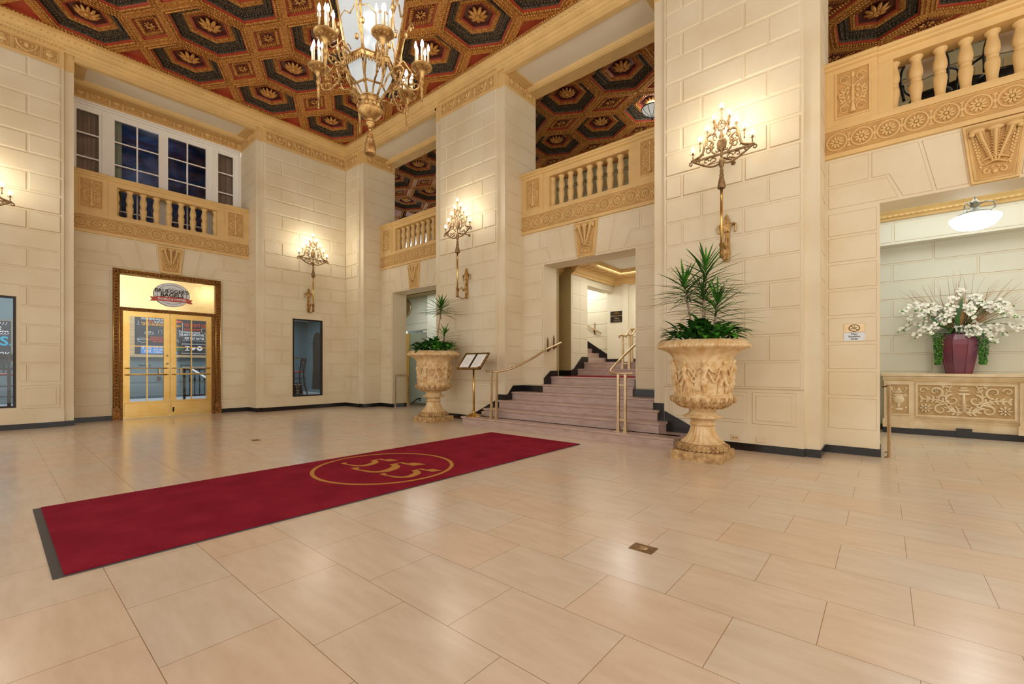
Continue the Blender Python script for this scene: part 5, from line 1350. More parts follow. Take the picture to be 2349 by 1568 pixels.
def flowers():
    t = empty('orchid_arrangement', (10.34, -.935, 1.70)); tag(t, 'wide arrangement of white orchids, twigs and trailing greens in the plum vase', 'flowers')
    r = random.Random(11)
    P = B(); St = B(); Lf = B(); n = 0
    for i in range(50):
        a = r.uniform(-1, 1); sp = a * r.uniform(.5, .92); up = r.uniform(-.12, .42) if abs(sp) > .3 else r.uniform(-.05, .55); dx = r.uniform(-.26, .06)
        if i == 0: sp, up, dx = -.98, .12, -.1
        if i == 1: sp, up, dx = -.02, .62, -.05
        p = bez([(0, 0, -.05), (dx * .4, sp * .4, up * .65 + .12), (dx, sp * .8, up + .08), (dx * 1.2, sp, up - .02)], 5)
        St.tube(p, .004, 4)
        for q in p[8:]:
            for _ in range(3):
                c = q + Vector((r.uniform(-.04, .04), r.uniform(-.04, .04), r.uniform(-.04, .04))); ax = Vector((-1, r.uniform(-.5, .5), r.uniform(-.2, .6))).normalized()
                u = ax.cross(Vector((0, 0, 1))).normalized(); v = ax.cross(u); s_ = r.uniform(.015, .025)
                for k in range(5):
                    an = 2 * pi * k / 5 + r.random() * .3; d = u * cos(an) + v * sin(an); e = u * -sin(an) + v * cos(an)
                    P.quad(c, c + d * s_ * .75 + e * s_ * .72, c + d * s_ * 1.15 + ax * .004, c + d * s_ * .75 - e * s_ * .72)
        e = p[-1]
        for k in range(3): Lf.ell(tuple(e + Vector((r.uniform(-.02, .02), r.uniform(-.05, .05), r.uniform(-.05, .02)))), (.012, .012, .014), 5, 3, 1)
    tw = B()
    for i in range(80):
        sp = r.uniform(-.75, .75); h = r.uniform(.5, 1.08) * (1 - .35 * abs(sp)); pts = [Vector((0, sp * .1, 0))]
        for k in range(1, 7): pts.append(Vector((r.uniform(-.03, .03) - .05 * k / 6, sp * (k / 6) ** .9 + r.uniform(-.025, .025), h * k / 6 + r.uniform(-.015, .015))))
        tw.tube(pts, [.006 * (1 - .14 * k) for k in range(7)], 4)
    for i in range(70):
        sp = r.uniform(-.09, .13); tw.tube([(-.02, 0, .0), (-.1, sp * .6, .25), (-.12, sp, r.uniform(.4, .58))], .003, 3)
    for (yy, zz, h, w_) in ((.05, 0, .55, .035), (.42, -.0, .3, .03)):
        p = bez([(-.05, 0, .0), (-.12, yy * .6, h * .5), (-.12, yy * 1.0 - .08, h)], 6)
        for i in range(len(p) - 1):
            w0, w1 = w_ * sin(pi * (i + 1) / (len(p) + 2)), w_ * sin(pi * (i + 2) / (len(p) + 2)); Lf.quad(p[i] + Vector((0, w0, 0)), p[i] - Vector((0, w0, 0)), p[i + 1] - Vector((0, w1, 0)), p[i + 1] + Vector((0, w1, 0)), 0)
    for i in range(60):
        a = r.uniform(0, 2 * pi); L = r.uniform(.2, .55); d = Vector((cos(a), sin(a), 0)) ; pr = [Vector((0, 0, 0)) + d * L * k / 4 + Vector((0, 0, .10 * sin(pi * k / 4) - .10 * (k / 4) ** 2)) for k in range(5)]
        pr = [q if q.x < .2 else Vector((.2, q.y, q.z)) for q in pr]
        s_ = d.cross(Vector((0, 0, 1))) * .010
        for k in range(4): f0, f1 = (1 - k / 4.5), (1 - (k + 1) / 4.5); Lf.quad(pr[k] + s_ * f0, pr[k] - s_ * f0, pr[k + 1] - s_ * f1, pr[k + 1] + s_ * f1, 0)
    for sgn in (-1, 1):
        for i in range(620):
            z = -r.uniform(0, 1) ** .8 * .52; c = Vector((-.10 + r.uniform(-.06, .08), sgn * .26 + r.uniform(-.075, .06) * (1.1 + z), z)); u = Vector((r.uniform(-1, 1), r.uniform(-1, 1), r.uniform(-1, .2))).normalized() * .017; v = u.cross(Vector((1, .3, .2))).normalized() * .008
            Lf.quad(c - u, c + v, c + u, c - v, 1 if r.random() < .6 else 0)
    P.obj('petals', 'petal', t); St.obj('stems', 'leaf', t); tw.obj('twigs', 'twig', t); Lf.obj('leaves', ['leaf', 'leaf2'], t)
flowers()

# pendant lamp in the near passage
t = empty('pendant_lamp', (8.7, -.94, 3.02)); tag(t, 'glowing white opal glass pendant lamp in the passage at right', 'lamp')
b = B(); b.lathe([(0, 0), (.10, .01), (.19, .045), (.22, .08), (.255, .14), (.258, .165), (.235, .18), (.17, .205), (.14, .21)], 32); b.obj('glass_shade', 'globe', t)
b = B(); b.lathe([(.17, .205), (.16, .235), (.10, .255), (.05, .27), (.045, .32), (.06, .36), (.03, .40), (.012, .43)], 20); b.tube([(0, 0, .42), (0, 0, .90)], .008, 6)
for k in range(3):
    a = 2 * pi * k / 3 + .4; b.tube([(rr * cos(a), rr * sin(a), z) for rr, z in [(.14, .22), (.19, .27), (.18, .34), (.10, .37), (.05, .35)]], .010, 5)
b.tube([(.03 * cos(a), 0, .455 + .03 * sin(a)) for a in [2 * pi * k / 12 for k in range(12)]], .006, 5, closed=True)
b.obj('metal_fitter', 'pewter', t)
lamp('POINT', (8.7, -.94, 2.93), 7, MINT, .2, name='pendant_light')

# mezzanine chairs and table
def bistro_chair(loc, rotz, lab):
    t = empty('bistro_chair', loc, rotz); tag(t, lab, 'chair', None)
    b = B(); b.lathe([(0, .44), (.20, .44), (.22, .46), (.20, .48), (0, .48)], 18); b.obj('seat', 'black', t)
    b = B(); b.tube(bez([(.18, -.22, .46), (.24, -.24, .75), (.28, -.16, .93), (.29, 0, .96), (.28, .16, .93), (.24, .24, .75), (.18, .22, .46)], 5), .017, 6); b.obj('back_frame', 'black', t)
    b = B(); b.prism([(.225, .62), (.255, .62), (.295, .93), (.265, .93)], 'y', -.17, .17); b.obj('backrest', 'cushion', t)
    for (x, y) in ((-.15, -.15), (-.15, .15), (.15, -.15), (.15, .15)):
        b = B(); b.tube(bez([(x, y, .46), (x * 1.3, y * 1.3, .22), (x * 1.5, y * 1.5, 0)], 3), .014, 6); b.obj('leg', 'black', t)
    for sg in (-1, 1):
        b = B(); b.tube(bez([(.22, sg * .22, .66), (.0, sg * .27, .67), (-.17, sg * .22, .60), (-.17, sg * .20, .46)], 4), .015, 6); b.obj('armrest', 'black', t)
bistro_chair((8.22, -.47, 4.34), pi - .35, 'dark metal armchair with ivory back, left one behind the right edge balustrade')
bistro_chair((8.20, -1.10, 4.34), pi + .3, 'dark metal armchair with ivory back, right one behind the right edge balustrade')
t = empty('bistro_table', (8.85, -.80, 4.34)); tag(t, 'small dark metal table between the two chairs behind the right edge balustrade', 'table')
b = B(); b.lathe([(0, .70), (.33, .70), (.34, .715), (.33, .73), (0, .73)], 24); b.obj('tabletop', 'black', t); b = B(); b.lathe([(.2, 0), (.2, .02), (.03, .05), (.025, .70)], 14); b.obj('pedestal_leg', 'black', t)

# ------------------------------------------------------------------ menu stand
t = empty('menu_stand', (6.17, 6.22, .157)); tag(t, 'brass menu stand with two white pages beside the stairs', 'menu stand')
b = B(); b.lathe([(.155, 0), (.155, .008), (.13, .03), (.07, .055), (.035, .07), (.03, .085), (.04, .095), (.03, .11), (.02, .12)], 28); b.obj('base', 'brass', t)
b = B(); b.lathe([(.020, .1), (.020, .98)], 14); b.obj('pole', 'brass', t)
tilt = radians(40)
hd = empty('menu_holder', (-.02, .0, 1.10), ROTB, t); hd.rotation_euler = (-tilt, 0, ROTB)
b = B(); w_, h_ = .325, .205
b.box(-w_, w_, 0, .018, -h_, h_, 0)
for q in ((-w_, -w_ + .03, -h_, h_), (w_ - .03, w_, -h_, h_), (-w_, w_, -h_, -h_ + .03), (-w_, w_, h_ - .03, h_)): b.box(q[0], q[1], -.014, .0, q[2], q[3], 1)
b.obj('frame', ['plaque', 'brass'], hd)
b = B(); b.box(-.285, -.03, -.005, -.001, -.17, .17); b.obj('page', 'paper', hd); b = B(); b.blk([(.03, -.17), (.20, -.17), (.285, -.12), (.285, .17), (.03, .17)], -.001, -.005, .0005); b.obj('page', 'paper', hd)
b = B()
for r_ in (.055, .045): b.tube([(-.16 + r_ * cos(a), -.006, .0 + 1.25 * r_ * sin(a)) for a in [2 * pi * k / 20 for k in range(20)]], .0008, 3, closed=True)
for i in range(9): b.box(.06, .24 - (i % 3) * .03, -.0062, -.005, .12 - i * .028, .122 - i * .028)
b.obj('page_print', 'pewter', hd)

# ------------------------------------------------------------------ urns
def figure(b, x, z, h, pose=0):
    """a draped figure in relief: joined tapering limbs; x,z in plane, wrapped later"""
    k = h; tw = (-1) ** pose
    L = lambda pts, r, fl=.8: b.tube([(x + p[0] * k, -p[2] * k if len(p) > 2 else 0, z + p[1] * k) for p in pts], [q * k for q in r], 8, flat=fl)
    b.ell((x + tw * .02 * k, -.035 * k, z + .915 * k), (.050 * k, .06 * k, .066 * k), 10, 7)
    b.ell((x + tw * .005 * k, -.05 * k, z + .945 * k), (.062 * k, .04 * k, .044 * k), 8, 5)
    L([(0, .87), (0, .81, .02), (-.01 * tw, .72, .04), (-.01 * tw, .62, .03), (.02 * tw, .55, .03), (.03 * tw, .47, .03), (.02 * tw, .42, .01)], [.030, .088, .112, .075, .088, .098, .06])
    b.ell((x - .045 * k, -.065 * k, z + .74 * k), (.045 * k, .03 * k, .04 * k), 8, 5); b.ell((x + .045 * k, -.065 * k, z + .74 * k), (.045 * k, .03 * k, .04 * k), 8, 5)
    L([(-.045, .46, .02), (-.08 - .04 * tw, .30, .05), (-.065 - .07 * tw, .22, .03), (-.07 - .08 * tw, .12, .03), (-.08 - .08 * tw, .03, .0), (-.12 - .08 * tw, .0, .03)], [.072, .066, .042, .046, .026, .026])
    L([(.045, .46, .02), (.07 + .06 * tw, .30, .06), (.05 + .08 * tw, .22, .04), (.065 + .05 * tw, .12, .03), (.07 + .04 * tw, .03, .0), (.11 + .04 * tw, .0, .03)], [.072, .066, .042, .046, .026, .026])
    L([(-.10, .79, .03), (-.17, .70 - .03 * tw, .05), (-.20, .66 - .05 * tw, .05), (-.27, .60 + .06 * tw, .04), (-.33, .57 + .13 * tw, .02)], [.042, .040, .032, .030, .022])
    L([(.10, .79, .03), (.17, .71 + .03 * tw, .05), (.20, .68 + .04 * tw, .05), (.27, .62 - .04 * tw, .04), (.34, .57 - .10 * tw, .02)], [.042, .040, .032, .030, .022])
    for i in range(6):  # drapery folds
        L([(tw * .10, .62 - .03 * i, .02), (tw * (.20 - .02 * i), .48 - .03 * i, .03), (tw * (.24 - .03 * i), .30 - .02 * i, .02), (tw * (.26 - .035 * i), .10 + .02 * (i % 2), .01)], [.012, .018, .018, .010])
def wrap_to(b, radf):
    v = []
    for (x, y, z) in b.v:
        R_ = radf(z); a = x / .33; rr = R_ - y; v.append((rr * cos(a), rr * sin(a), z))
    b.v = v
BODY = [(.155, .600), (.16, .615), (.24, .645), (.30, .675), (.345, .71), (.365, .735), (.36, .765), (.335, .785), (.318, .82), (.312, .90), (.315, 1.0), (.322, 1.1), (.335, 1.2), (.355, 1.265), (.40, 1.32), (.46, 1.352), (.515, 1.372), (.535, 1.39), (.535, 1.412), (.515, 1.44), (.495, 1.455), (.49, 1.47), (.465, 1.47), (.45, 1.43), (.30, 1.38), (0, 1.38)]
def radius_at(z):
    for (r0, z0), (r1, z1) in zip(BODY[8:14], BODY[9:15]):
        if z0 <= z <= z1: return r0 + (r1 - r0) * (z - z0) / (z1 - z0)
    return .318 if z < .82 else .36
def urn(loc, rotz, label):
    t = empty('garden_urn', loc, rotz); tag(t, label, 'urn', None)
    b = B(); b.prism([(-.295, -.295), (.295, -.295), (.295, .295), (-.295, .295)], 'z', 0, .115); b.obj('plinth', 'urn_dark', t)
    b = B(); b.lathe([(.26, .113), (.30, .125), (.305, .155), (.29, .185), (.25, .20)], 40)
    for k in range(36):
        a = 2 * pi * k / 36
        for zz, rr, sl in ((.135, .303, .5), (.165, .303, -.5)):
            b.ell((rr * cos(a), rr * sin(a), zz), (.012, .034, .016), 5, 3, 0, Matrix.Rotation(a, 3, 'Z') @ Matrix.Rotation(sl, 3, 'X'))
    b.obj('leaf_torus', 'urn_dark', t)
    b = B(); b.lathe([(.24, .195), (.262, .208), (.235, .225), (.20, .26), (.165, .32), (.145, .38), (.135, .42)], 144, flute=(.215, .41, .07, 24)); b.lathe([(.14, .415), (.152, .425), (.152, .445), (.14, .455), (.138, .495)], 32); b.obj('fluted_stem', 'urn', t)
    b = B(); b.lathe([(.138, .495), (.17, .50), (.215, .512), (.225, .53), (.19, .55), (.165, .565), (.155, .60)], 40)
    for k in range(24):
        a = 2 * pi * k / 24; b.ell((.20 * cos(a), .20 * sin(a), .525), (.035, .02, .016), 6, 4, 0, Matrix.Rotation(a, 3, 'Z'))
    b.obj('collar', 'urn', t)
    b = B(); b.lathe(BODY, 56); b.obj('bowl', 'urn', t)
    b = B()
    for k in range(40):
        a = 2 * pi * k / 40; R = Matrix.Rotation(a, 3, 'Z'); b.ell((.526 * cos(a), .526 * sin(a), 1.40), (.02, .028, .026), 7, 5, 0, R)
        a += pi / 40; b.ell((.53 * cos(a), .53 * sin(a), 1.40), (.012, .008, .03), 5, 4, 0, Matrix.Rotation(a, 3, 'Z'))
    for k in range(90):
        a = 2 * pi * k / 90; b.ell((.50 * cos(a), .50 * sin(a), 1.452), (.012, .012, .010), 5, 3)
    b.obj('egg_and_dart_rim', 'urn', t)
    b = B()
    for k in range(20):
        a = 2 * pi * k / 20; R = Matrix.Rotation(a, 3, 'Z')
        b.ell((.366 * cos(a), .366 * sin(a), .738), (.022, .034, .036), 8, 5, 0, R @ Matrix.Rotation(.3, 3, 'Y'))
        for da, dz in ((-.07, -.012), (.07, -.012), (-.035, .022), (.035, .022)): b.ell((.372 * cos(a + da), .372 * sin(a + da), .738 + dz), (.014, .016, .018), 6, 4, 0, R)
        b.ell((.315 * cos(a), .315 * sin(a), .688), (.058, .030, .016), 7, 4, 0, R @ Matrix.Rotation(-.75, 3, 'Y'))
        for da in (-.06, .06): b.ell((.30 * cos(a + da), .30 * sin(a + da), .682), (.045, .014, .014), 6, 4, 0, R @ Matrix.Rotation(-.75, 3, 'Y'))
        a += pi / 20; b.ell((.25 * cos(a), .25 * sin(a), .65), (.05, .02, .016), 6, 4, 0, Matrix.Rotation(a, 3, 'Z') @ Matrix.Rotation(-.4, 3, 'Y'))
    b.obj('acanthus_band', 'urn_dark', t)
    b = B(); n = 9
    for i in range(n):
        figure(b, 2 * pi * .33 * i / n, .80, .42 + .02 * (i % 2), i)
    for i in range(n):
        x0 = 2 * pi * .33 * (i + .5) / n
        b.tube(bez([(x0 - .07, -.012, 1.08), (x0 - .03, -.02, 1.0), (x0 + .0, -.02, .96), (x0 + .05, -.012, 1.04)], 4), .014, 6)
        for q in range(5): b.ell((x0 - .05 + .026 * q, -.006, .80 + .012 * (q % 3)), (.018, .014, .022), 7, 5)
    wrap_to(b, radius_at); ro_ = b.obj('figure_relief', 'urn', t); rm = ro_.modifiers.new('fuse', 'REMESH'); rm.mode = 'VOXEL'; rm.voxel_size = .0052; rm.use_smooth_shade = True; sm_ = ro_.modifiers.new('soften', 'SMOOTH'); sm_.factor = .5; sm_.iterations = 1
    b = B(); b.lathe([(0, 1.39), (.44, 1.39), (.44, 1.425), (0, 1.44)], 30); b.obj('soil', 'soil', t)
    return t
urn((5.775, 1.75, 0), 0, 'large ochre stone urn with relief figures, right of the staircase')
urn((6.02, 7.27, 0), 0, 'large ochre stone urn with relief figures, left of the menu stand')

def strap_leaf(b, base, d, L, w, droop, mi=0, n=6, fold=.25):
    d = Vector(d).normalized(); p = Vector(base); side = d.cross(Vector((0, 0, 1)))
    if side.length < .01: side = Vector((1, 0, 0))
    side.normalize(); prev = None; cur = d.copy()
    for i in range(n + 1):
        t = i / n; ww = w * (sin(pi * min(1, .18 + t * .82)) ** .7 if t < 1 else 0) * (1.0)
        up = side.cross(cur).normalized()
        a, c, e = p + side * ww + up * ww * fold, p, p - side * ww + up * ww * fold
        if prev:
            b.quad(prev[0], prev[1], c, a, mi, True); b.quad(prev[1], prev[2], e, c, mi, True)
        prev = (a, c, e); p = p + cur * (L / n); cur = (cur + Vector((0, 0, -droop / n))).normalized()
def planting(loc, label, heads, r, cr=.40):
    """heads: (base xy, top xyz, leaf count, leaf length, leafy length of the cane)"""
    t = empty('dragon_tree', loc); tag(t, label, 'plant')
    for (bx, by, tx, ty, tz, n, L, low) in heads:
        cn = bez([(bx, by, 0), (bx + (tx - bx) * .35, by + (ty - by) * .35, tz * .45), (tx, ty, tz)], 6)
        s_ = B(); s_.tube(cn, [.017 - .0006 * i for i in range(len(cn))], 7); s_.obj('cane', 'trunk', t)
        b = B()
        for i in range(n):
            u = i / n; a = i * 2.39996 + r.uniform(-.2, .2); el = -0.12 + 1.40 * u ** 3.2; z = tz - low * (1 - u)
            f_ = z / tz * (len(cn) - 1); i0 = max(0, min(len(cn) - 2, int(f_))); q = cn[i0].lerp(cn[i0 + 1], f_ - i0)
            strap_leaf(b, (q.x, q.y, z), (cos(a) * cos(el), sin(a) * cos(el), sin(el) + .22), L * r.uniform(.75, 1.15) * (1 - .55 * u ** 2), .0125, r.uniform(.2, .65) * (1 - u * .6), 0 if r.random() < .6 else 1, 6)
        b.obj('leaves', ['leaf', 'leaf2'], t)
    return t
def underplanting(loc, label, r, bright):
    t = empty('foliage_plant', loc); tag(t, label, 'plant')
    b = B()
    for i in range(210):
        a = r.uniform(0, 2 * pi); rr = .40 * math.sqrt(r.random()); h = (.05 + r.uniform(.0, .24) * (1 - .6 * (rr / .40))); m_ = 1 if (cos(a - bright) > .1 and r.random() < .8) else (1 if r.random() < .25 else 0)
        d = (cos(a) * (.5 + rr * 1.6), sin(a) * (.5 + rr * 1.6), r.uniform(.2, 1.3)); L = r.uniform(.14, .23)
        strap_leaf(b, (rr * cos(a), rr * sin(a), h), d, L, r.uniform(.032, .050), r.uniform(.8, 1.9), m_, 5, .18)
    b.obj('leaves', ['leaf', 'leaf2'], t)
    s_ = B()
    for i in range(40):
        a = r.uniform(0, 2 * pi); rr = .33 * math.sqrt(r.random()); s_.tube([(rr * .7 * cos(a), rr * .7 * sin(a), 0), (rr * cos(a), rr * sin(a), .14)], .004, 4)
    s_.obj('stems', 'leaf', t)
rr_ = random.Random(21)
RT = Vector((.6463, -.7631, 0)); FT = Vector((.7631, .6463, 0))
def hd_(lx, ly, tz, n, L, low, bx=None):
    q = RT * lx + FT * ly; q0 = RT * (bx if bx is not None else lx * .4)
    return (q0.x, q0.y, q.x, q.y, tz, n, L, low)
planting((5.775, 1.75, 1.43), 'tall dragon tree with several heads growing in the right urn',
         [hd_(-.24, .0, .80, 64, .54, .30, -.12), hd_(.02, -.04, 1.00, 80, .60, .44, 0.0), hd_(.04, .06, .66, 48, .60, .28, .03), hd_(.17, -.04, .56, 60, .60, .38, .13)], rr_)
underplanting((5.775, 1.75, 1.43), 'glossy broad leaved foliage filling the rim of the right urn', rr_, -pi / 3)
planting((6.02, 7.27, 1.43), 'thin dragon tree with one high tuft growing in the left urn',
         [hd_(.17, .0, 1.00, 84, .56, .20, .06), hd_(.22, .06, .44, 40, .46, .20, .22), hd_(.02, .06, .22, 36, .38, .16, 0)], rr_)
underplanting((6.02, 7.27, 1.43), 'glossy broad leaved foliage filling the rim of the left urn', rr_, -pi / 4)

# ------------------------------------------------------------------ wall candelabra
def sconce(loc, rotz, label, style=0, light=True):
    """local: wall plane y=0, room at -y, z=0 at the bracket's foot"""
    t = empty('wall_candelabrum', loc, rotz); tag(t, label, 'wall lamp', None)
    py = -.29
    b = B(); b.lathe([(.018, .05), (.018, 1.02)], 8, (0, py, 0)); b.obj('pole', 'brass', t)
    b = B(); b.lathe([(.026, 0), (.028, .02), (.024, .05), (.024, .16), (.030, .17), (.030, .19), (.02, .2)], 12, (0, py, 0)); b.obj('socket', 'bronze', t)
    b = B(); b.tube([(0, py, .03), (0, py * .5, -.02), (0, -.04, .03)], .012, 6); b.tube(bez([(0, py, .12), (0, py * .6, .22), (0, -.10, .16), (0, -.06, .30), (0, -.03, .42)], 5), .014, 6)
    b.prism([(-.03, 0), (.03, 0), (.045, .1), (.03, .3), (.035, .42), (0, .46), (-.035, .42), (-.03, .3), (-.045, .1)], 'y', -.03, 0)
    # fleur-de-lis
    b.prism([(0, .66), (.035, .58), (.045, .50), (.03, .42), (-.03, .42), (-.045, .50), (-.035, .58)], 'y', -.045, 0)
    for sg in (-1, 1): b.tube(bez([(sg * .02, -.02, .40), (sg * .05, -.03, .50), (sg * .10, -.03, .51), (sg * .115, -.03, .46), (sg * .10, -.02, .40)], 4), [.018] * 6 + [.016] * 6 + [.012] * 5, 6)
    b.obj('wall_bracket', 'gilt', t)
    b = B(); b.lathe([(.045, .94), (.052, .95), (.048, 1.0), (.034, 1.07), (.026, 1.10), (.030, 1.12), (.018, 1.15), (.026, 1.18), (.014, 1.21), (.032, 1.25), (.036, 1.29), (.03, 1.33), (.018, 1.36)], 18, (0, py, 0), flute=(.94, 1.06, .10, 9)); b.obj('tassel', 'iron', t)
    zb = 1.41
    b = B()
    if style == 0: b.box(-.40, .40, py - .012, py + .012, zb - .012, zb + .012)
    F = lambda pts, r, n=5: b.tube([(p[0], py, p[1]) for p in bez([(q[0], q[1], 0) for q in pts], 5)], r, 5)
    for sg in (-1, 1):
        def C(pts, r=.009):
            q = bez([(sg * p[0], p[1], 0) for p in pts], 4); b.tube([(p.x, py, p.y) for p in q], r, 5)
        def SP(cx, cz, r0, a0, tn, r=.008):
            b.tube([(sg * p[0], py, p[2]) for p in spiral(cx, cz, r0, r0 * .25, a0, a0 + tn * pi, 12)], r, 5)
        C([(0, zb - .12), (.10, zb - .14), (.20, zb - .11), (.30, zb - .05), (.38, zb + .0)], .014)
        C([(.40, zb + .01), (.33, zb + .03), (.25, zb + .07), (.22, zb + .17), (.20, zb + .27), (.14, zb + .31)], .016)
        C([(.14, zb + .31), (.10, zb + .30), (.07, zb + .40), (.10, zb + .46), (.09, zb + .50)], .013)
        C([(.06, zb + .0), (.13, zb + .08), (.11, zb + .18), (.17, zb + .24)], .012)
        C([(.03, zb + .32), (.05, zb + .40), (.0, zb + .48)], .010)
        for (cx, cz, r0, a0, tn) in ((.10, zb - .06, .045, 0, 1.7), (.20, zb - .05, .038, pi, -1.7), (.30, zb + .0 - .02, .03, 0, 1.6), (.16, zb + .09, .045, pi / 2, -1.8), (.20, zb + .20, .03, 0, -1.7), (.08, zb + .25, .04, -pi / 2, 1.8), (.13, zb + .17, .03, pi, 1.7), (.06, zb + .06, .035, pi / 2, 1.6), (.26, zb + .05, .03, pi, -1.6), (.08, zb + .38, .026, 0, 1.6)):
            SP(cx, cz, r0, a0, tn, .009)
        for (cx, cz, rx, rz, an) in ((.15, zb + .13, .05, .016, .9), (.19, zb + .24, .045, .014, 1.5), (.28, zb + .04, .05, .016, -.6), (.10, zb + .30, .04, .014, .3), (.14, zb - .09, .04, .014, -.4), (.25, zb - .07, .04, .012, .5), (.11, zb + .11, .03, .012, 2.2), (.18, zb + .13, .03, .012, .2)):
            b.ell((sg * cx, py, cz), (rx, .010, rz), 6, 4, 0, Matrix.Rotation(-an * sg, 3, 'Y'))
        SP(.40, zb - .03, .03, pi / 2, -1.6, .010)
    ring = [(.045 * cos(a), py, zb + .37 + .045 * sin(a)) for a in [2 * pi * k / 16 for k in range(16)]]; b.tube(ring, .008, 5, closed=True)
    if style == 1: b.tube([(.07 * cos(a), py, zb + .20 + .13 * sin(a)) for a in [2 * pi * k / 20 for k in range(20)]], .010, 5, closed=True)
    for k in range(6): a = pi * k / 3; b.tube([(0, py, zb + .37), (.04 * cos(a), py, zb + .37 + .04 * sin(a))], .004, 4)
    b.tube([(0, py, zb - .15), (0, py, zb + .32)], .014, 6); b.tube([(0, py, zb + .41), (0, py, zb + .50)], .010, 6)
    b.tube([(0, py, zb - .05), (.08, py * .5, zb - .05), (.08, -.0, zb - .05)], .012, 6); b.ell((.08, -.008, zb - .05), (.04, .012, .04), 10, 4)
    b.obj('scroll_frame', 'iron', t)
    b = B(); b.blk([(-.062, zb + .16), (-.05, zb + .07), (0, zb + .02), (.05, zb + .07), (.062, zb + .16), (.04, zb + .21), (0, zb + .20), (-.04, zb + .21)], py + .012, py - .018, .012)
    b.blk([(-.05, zb + .07), (-.062, zb + .16), (-.04, zb + .21), (0, zb + .20), (.04, zb + .21), (.062, zb + .16), (.05, zb + .07), (0, zb + .02)], py + .012, py + .016, .004)
    for sg in (-1, 1): b.ell((sg * .02, py, zb + .24), (.014, .012, .03), 6, 4)
    b.obj('shield', 'iron', t)
    pos = [(0, 2.055), (.095, 1.93), (.185, 1.81), (.28, 1.69), (.375, 1.565), (-.095, 1.93), (-.185, 1.81), (-.28, 1.69), (-.375, 1.565)]
    h0 = bulb0 = None
    for (x, z) in pos:
        if h0 is None:
            q = B(); q.lathe([(.007, -.16), (.009, -.14), (.006, -.12), (.012, -.10), (.006, -.08), (.006, -.065), (.016, -.055), (.014, -.04), (.014, -.015)], 8)
            for k in range(4): a = pi / 2 * k + .4; q.tube([(.012 * cos(a), .012 * sin(a), -.06), (.030 * cos(a), .030 * sin(a), -.064), (.034 * cos(a), .034 * sin(a), -.045)], .003, 4)
            h0 = q.obj('candle_holder', 'iron', t, (x, py, z)); h = h0
            bl = B(); bl.lathe([(0, -.026), (.016, -.020), (.025, .002), (.022, .020), (.010, .040), (0, .056)], 12); bulb0 = bl.obj('bulb', 'bulb', h, (0, 0, 0))
        else: h = inst(h0, t, (x, py, z)); inst(bulb0, h, (0, 0, 0))
    if light:
        c, s_ = cos(rotz), sin(rotz)
        for (lx, lz) in ((0, 1.95), (.26, 1.72), (-.26, 1.72)):
            p = (loc[0] + c * lx - s_ * (py - .13), loc[1] + s_ * lx + c * (py - .13), loc[2] + lz)
            lamp('POINT', p, 5.0, WARM, .10, name='candelabrum_light')
    return t
sconce((XB, 1.69, 2.62), ROTB, 'gilt iron wall candelabrum on the tall pier above the right urn', 0)
sconce((XB, 6.93, 2.62), ROTB, 'gilt iron wall candelabrum on the pier between the stairs and the left urn', 1)
sconce((5.585, YA, 2.62), 0, 'gilt iron wall candelabrum above the corner shop window', 0)
sconce((-.17, YA, 2.62), 0, 'gilt iron wall candelabrum cut off by the left edge of the picture', 0)

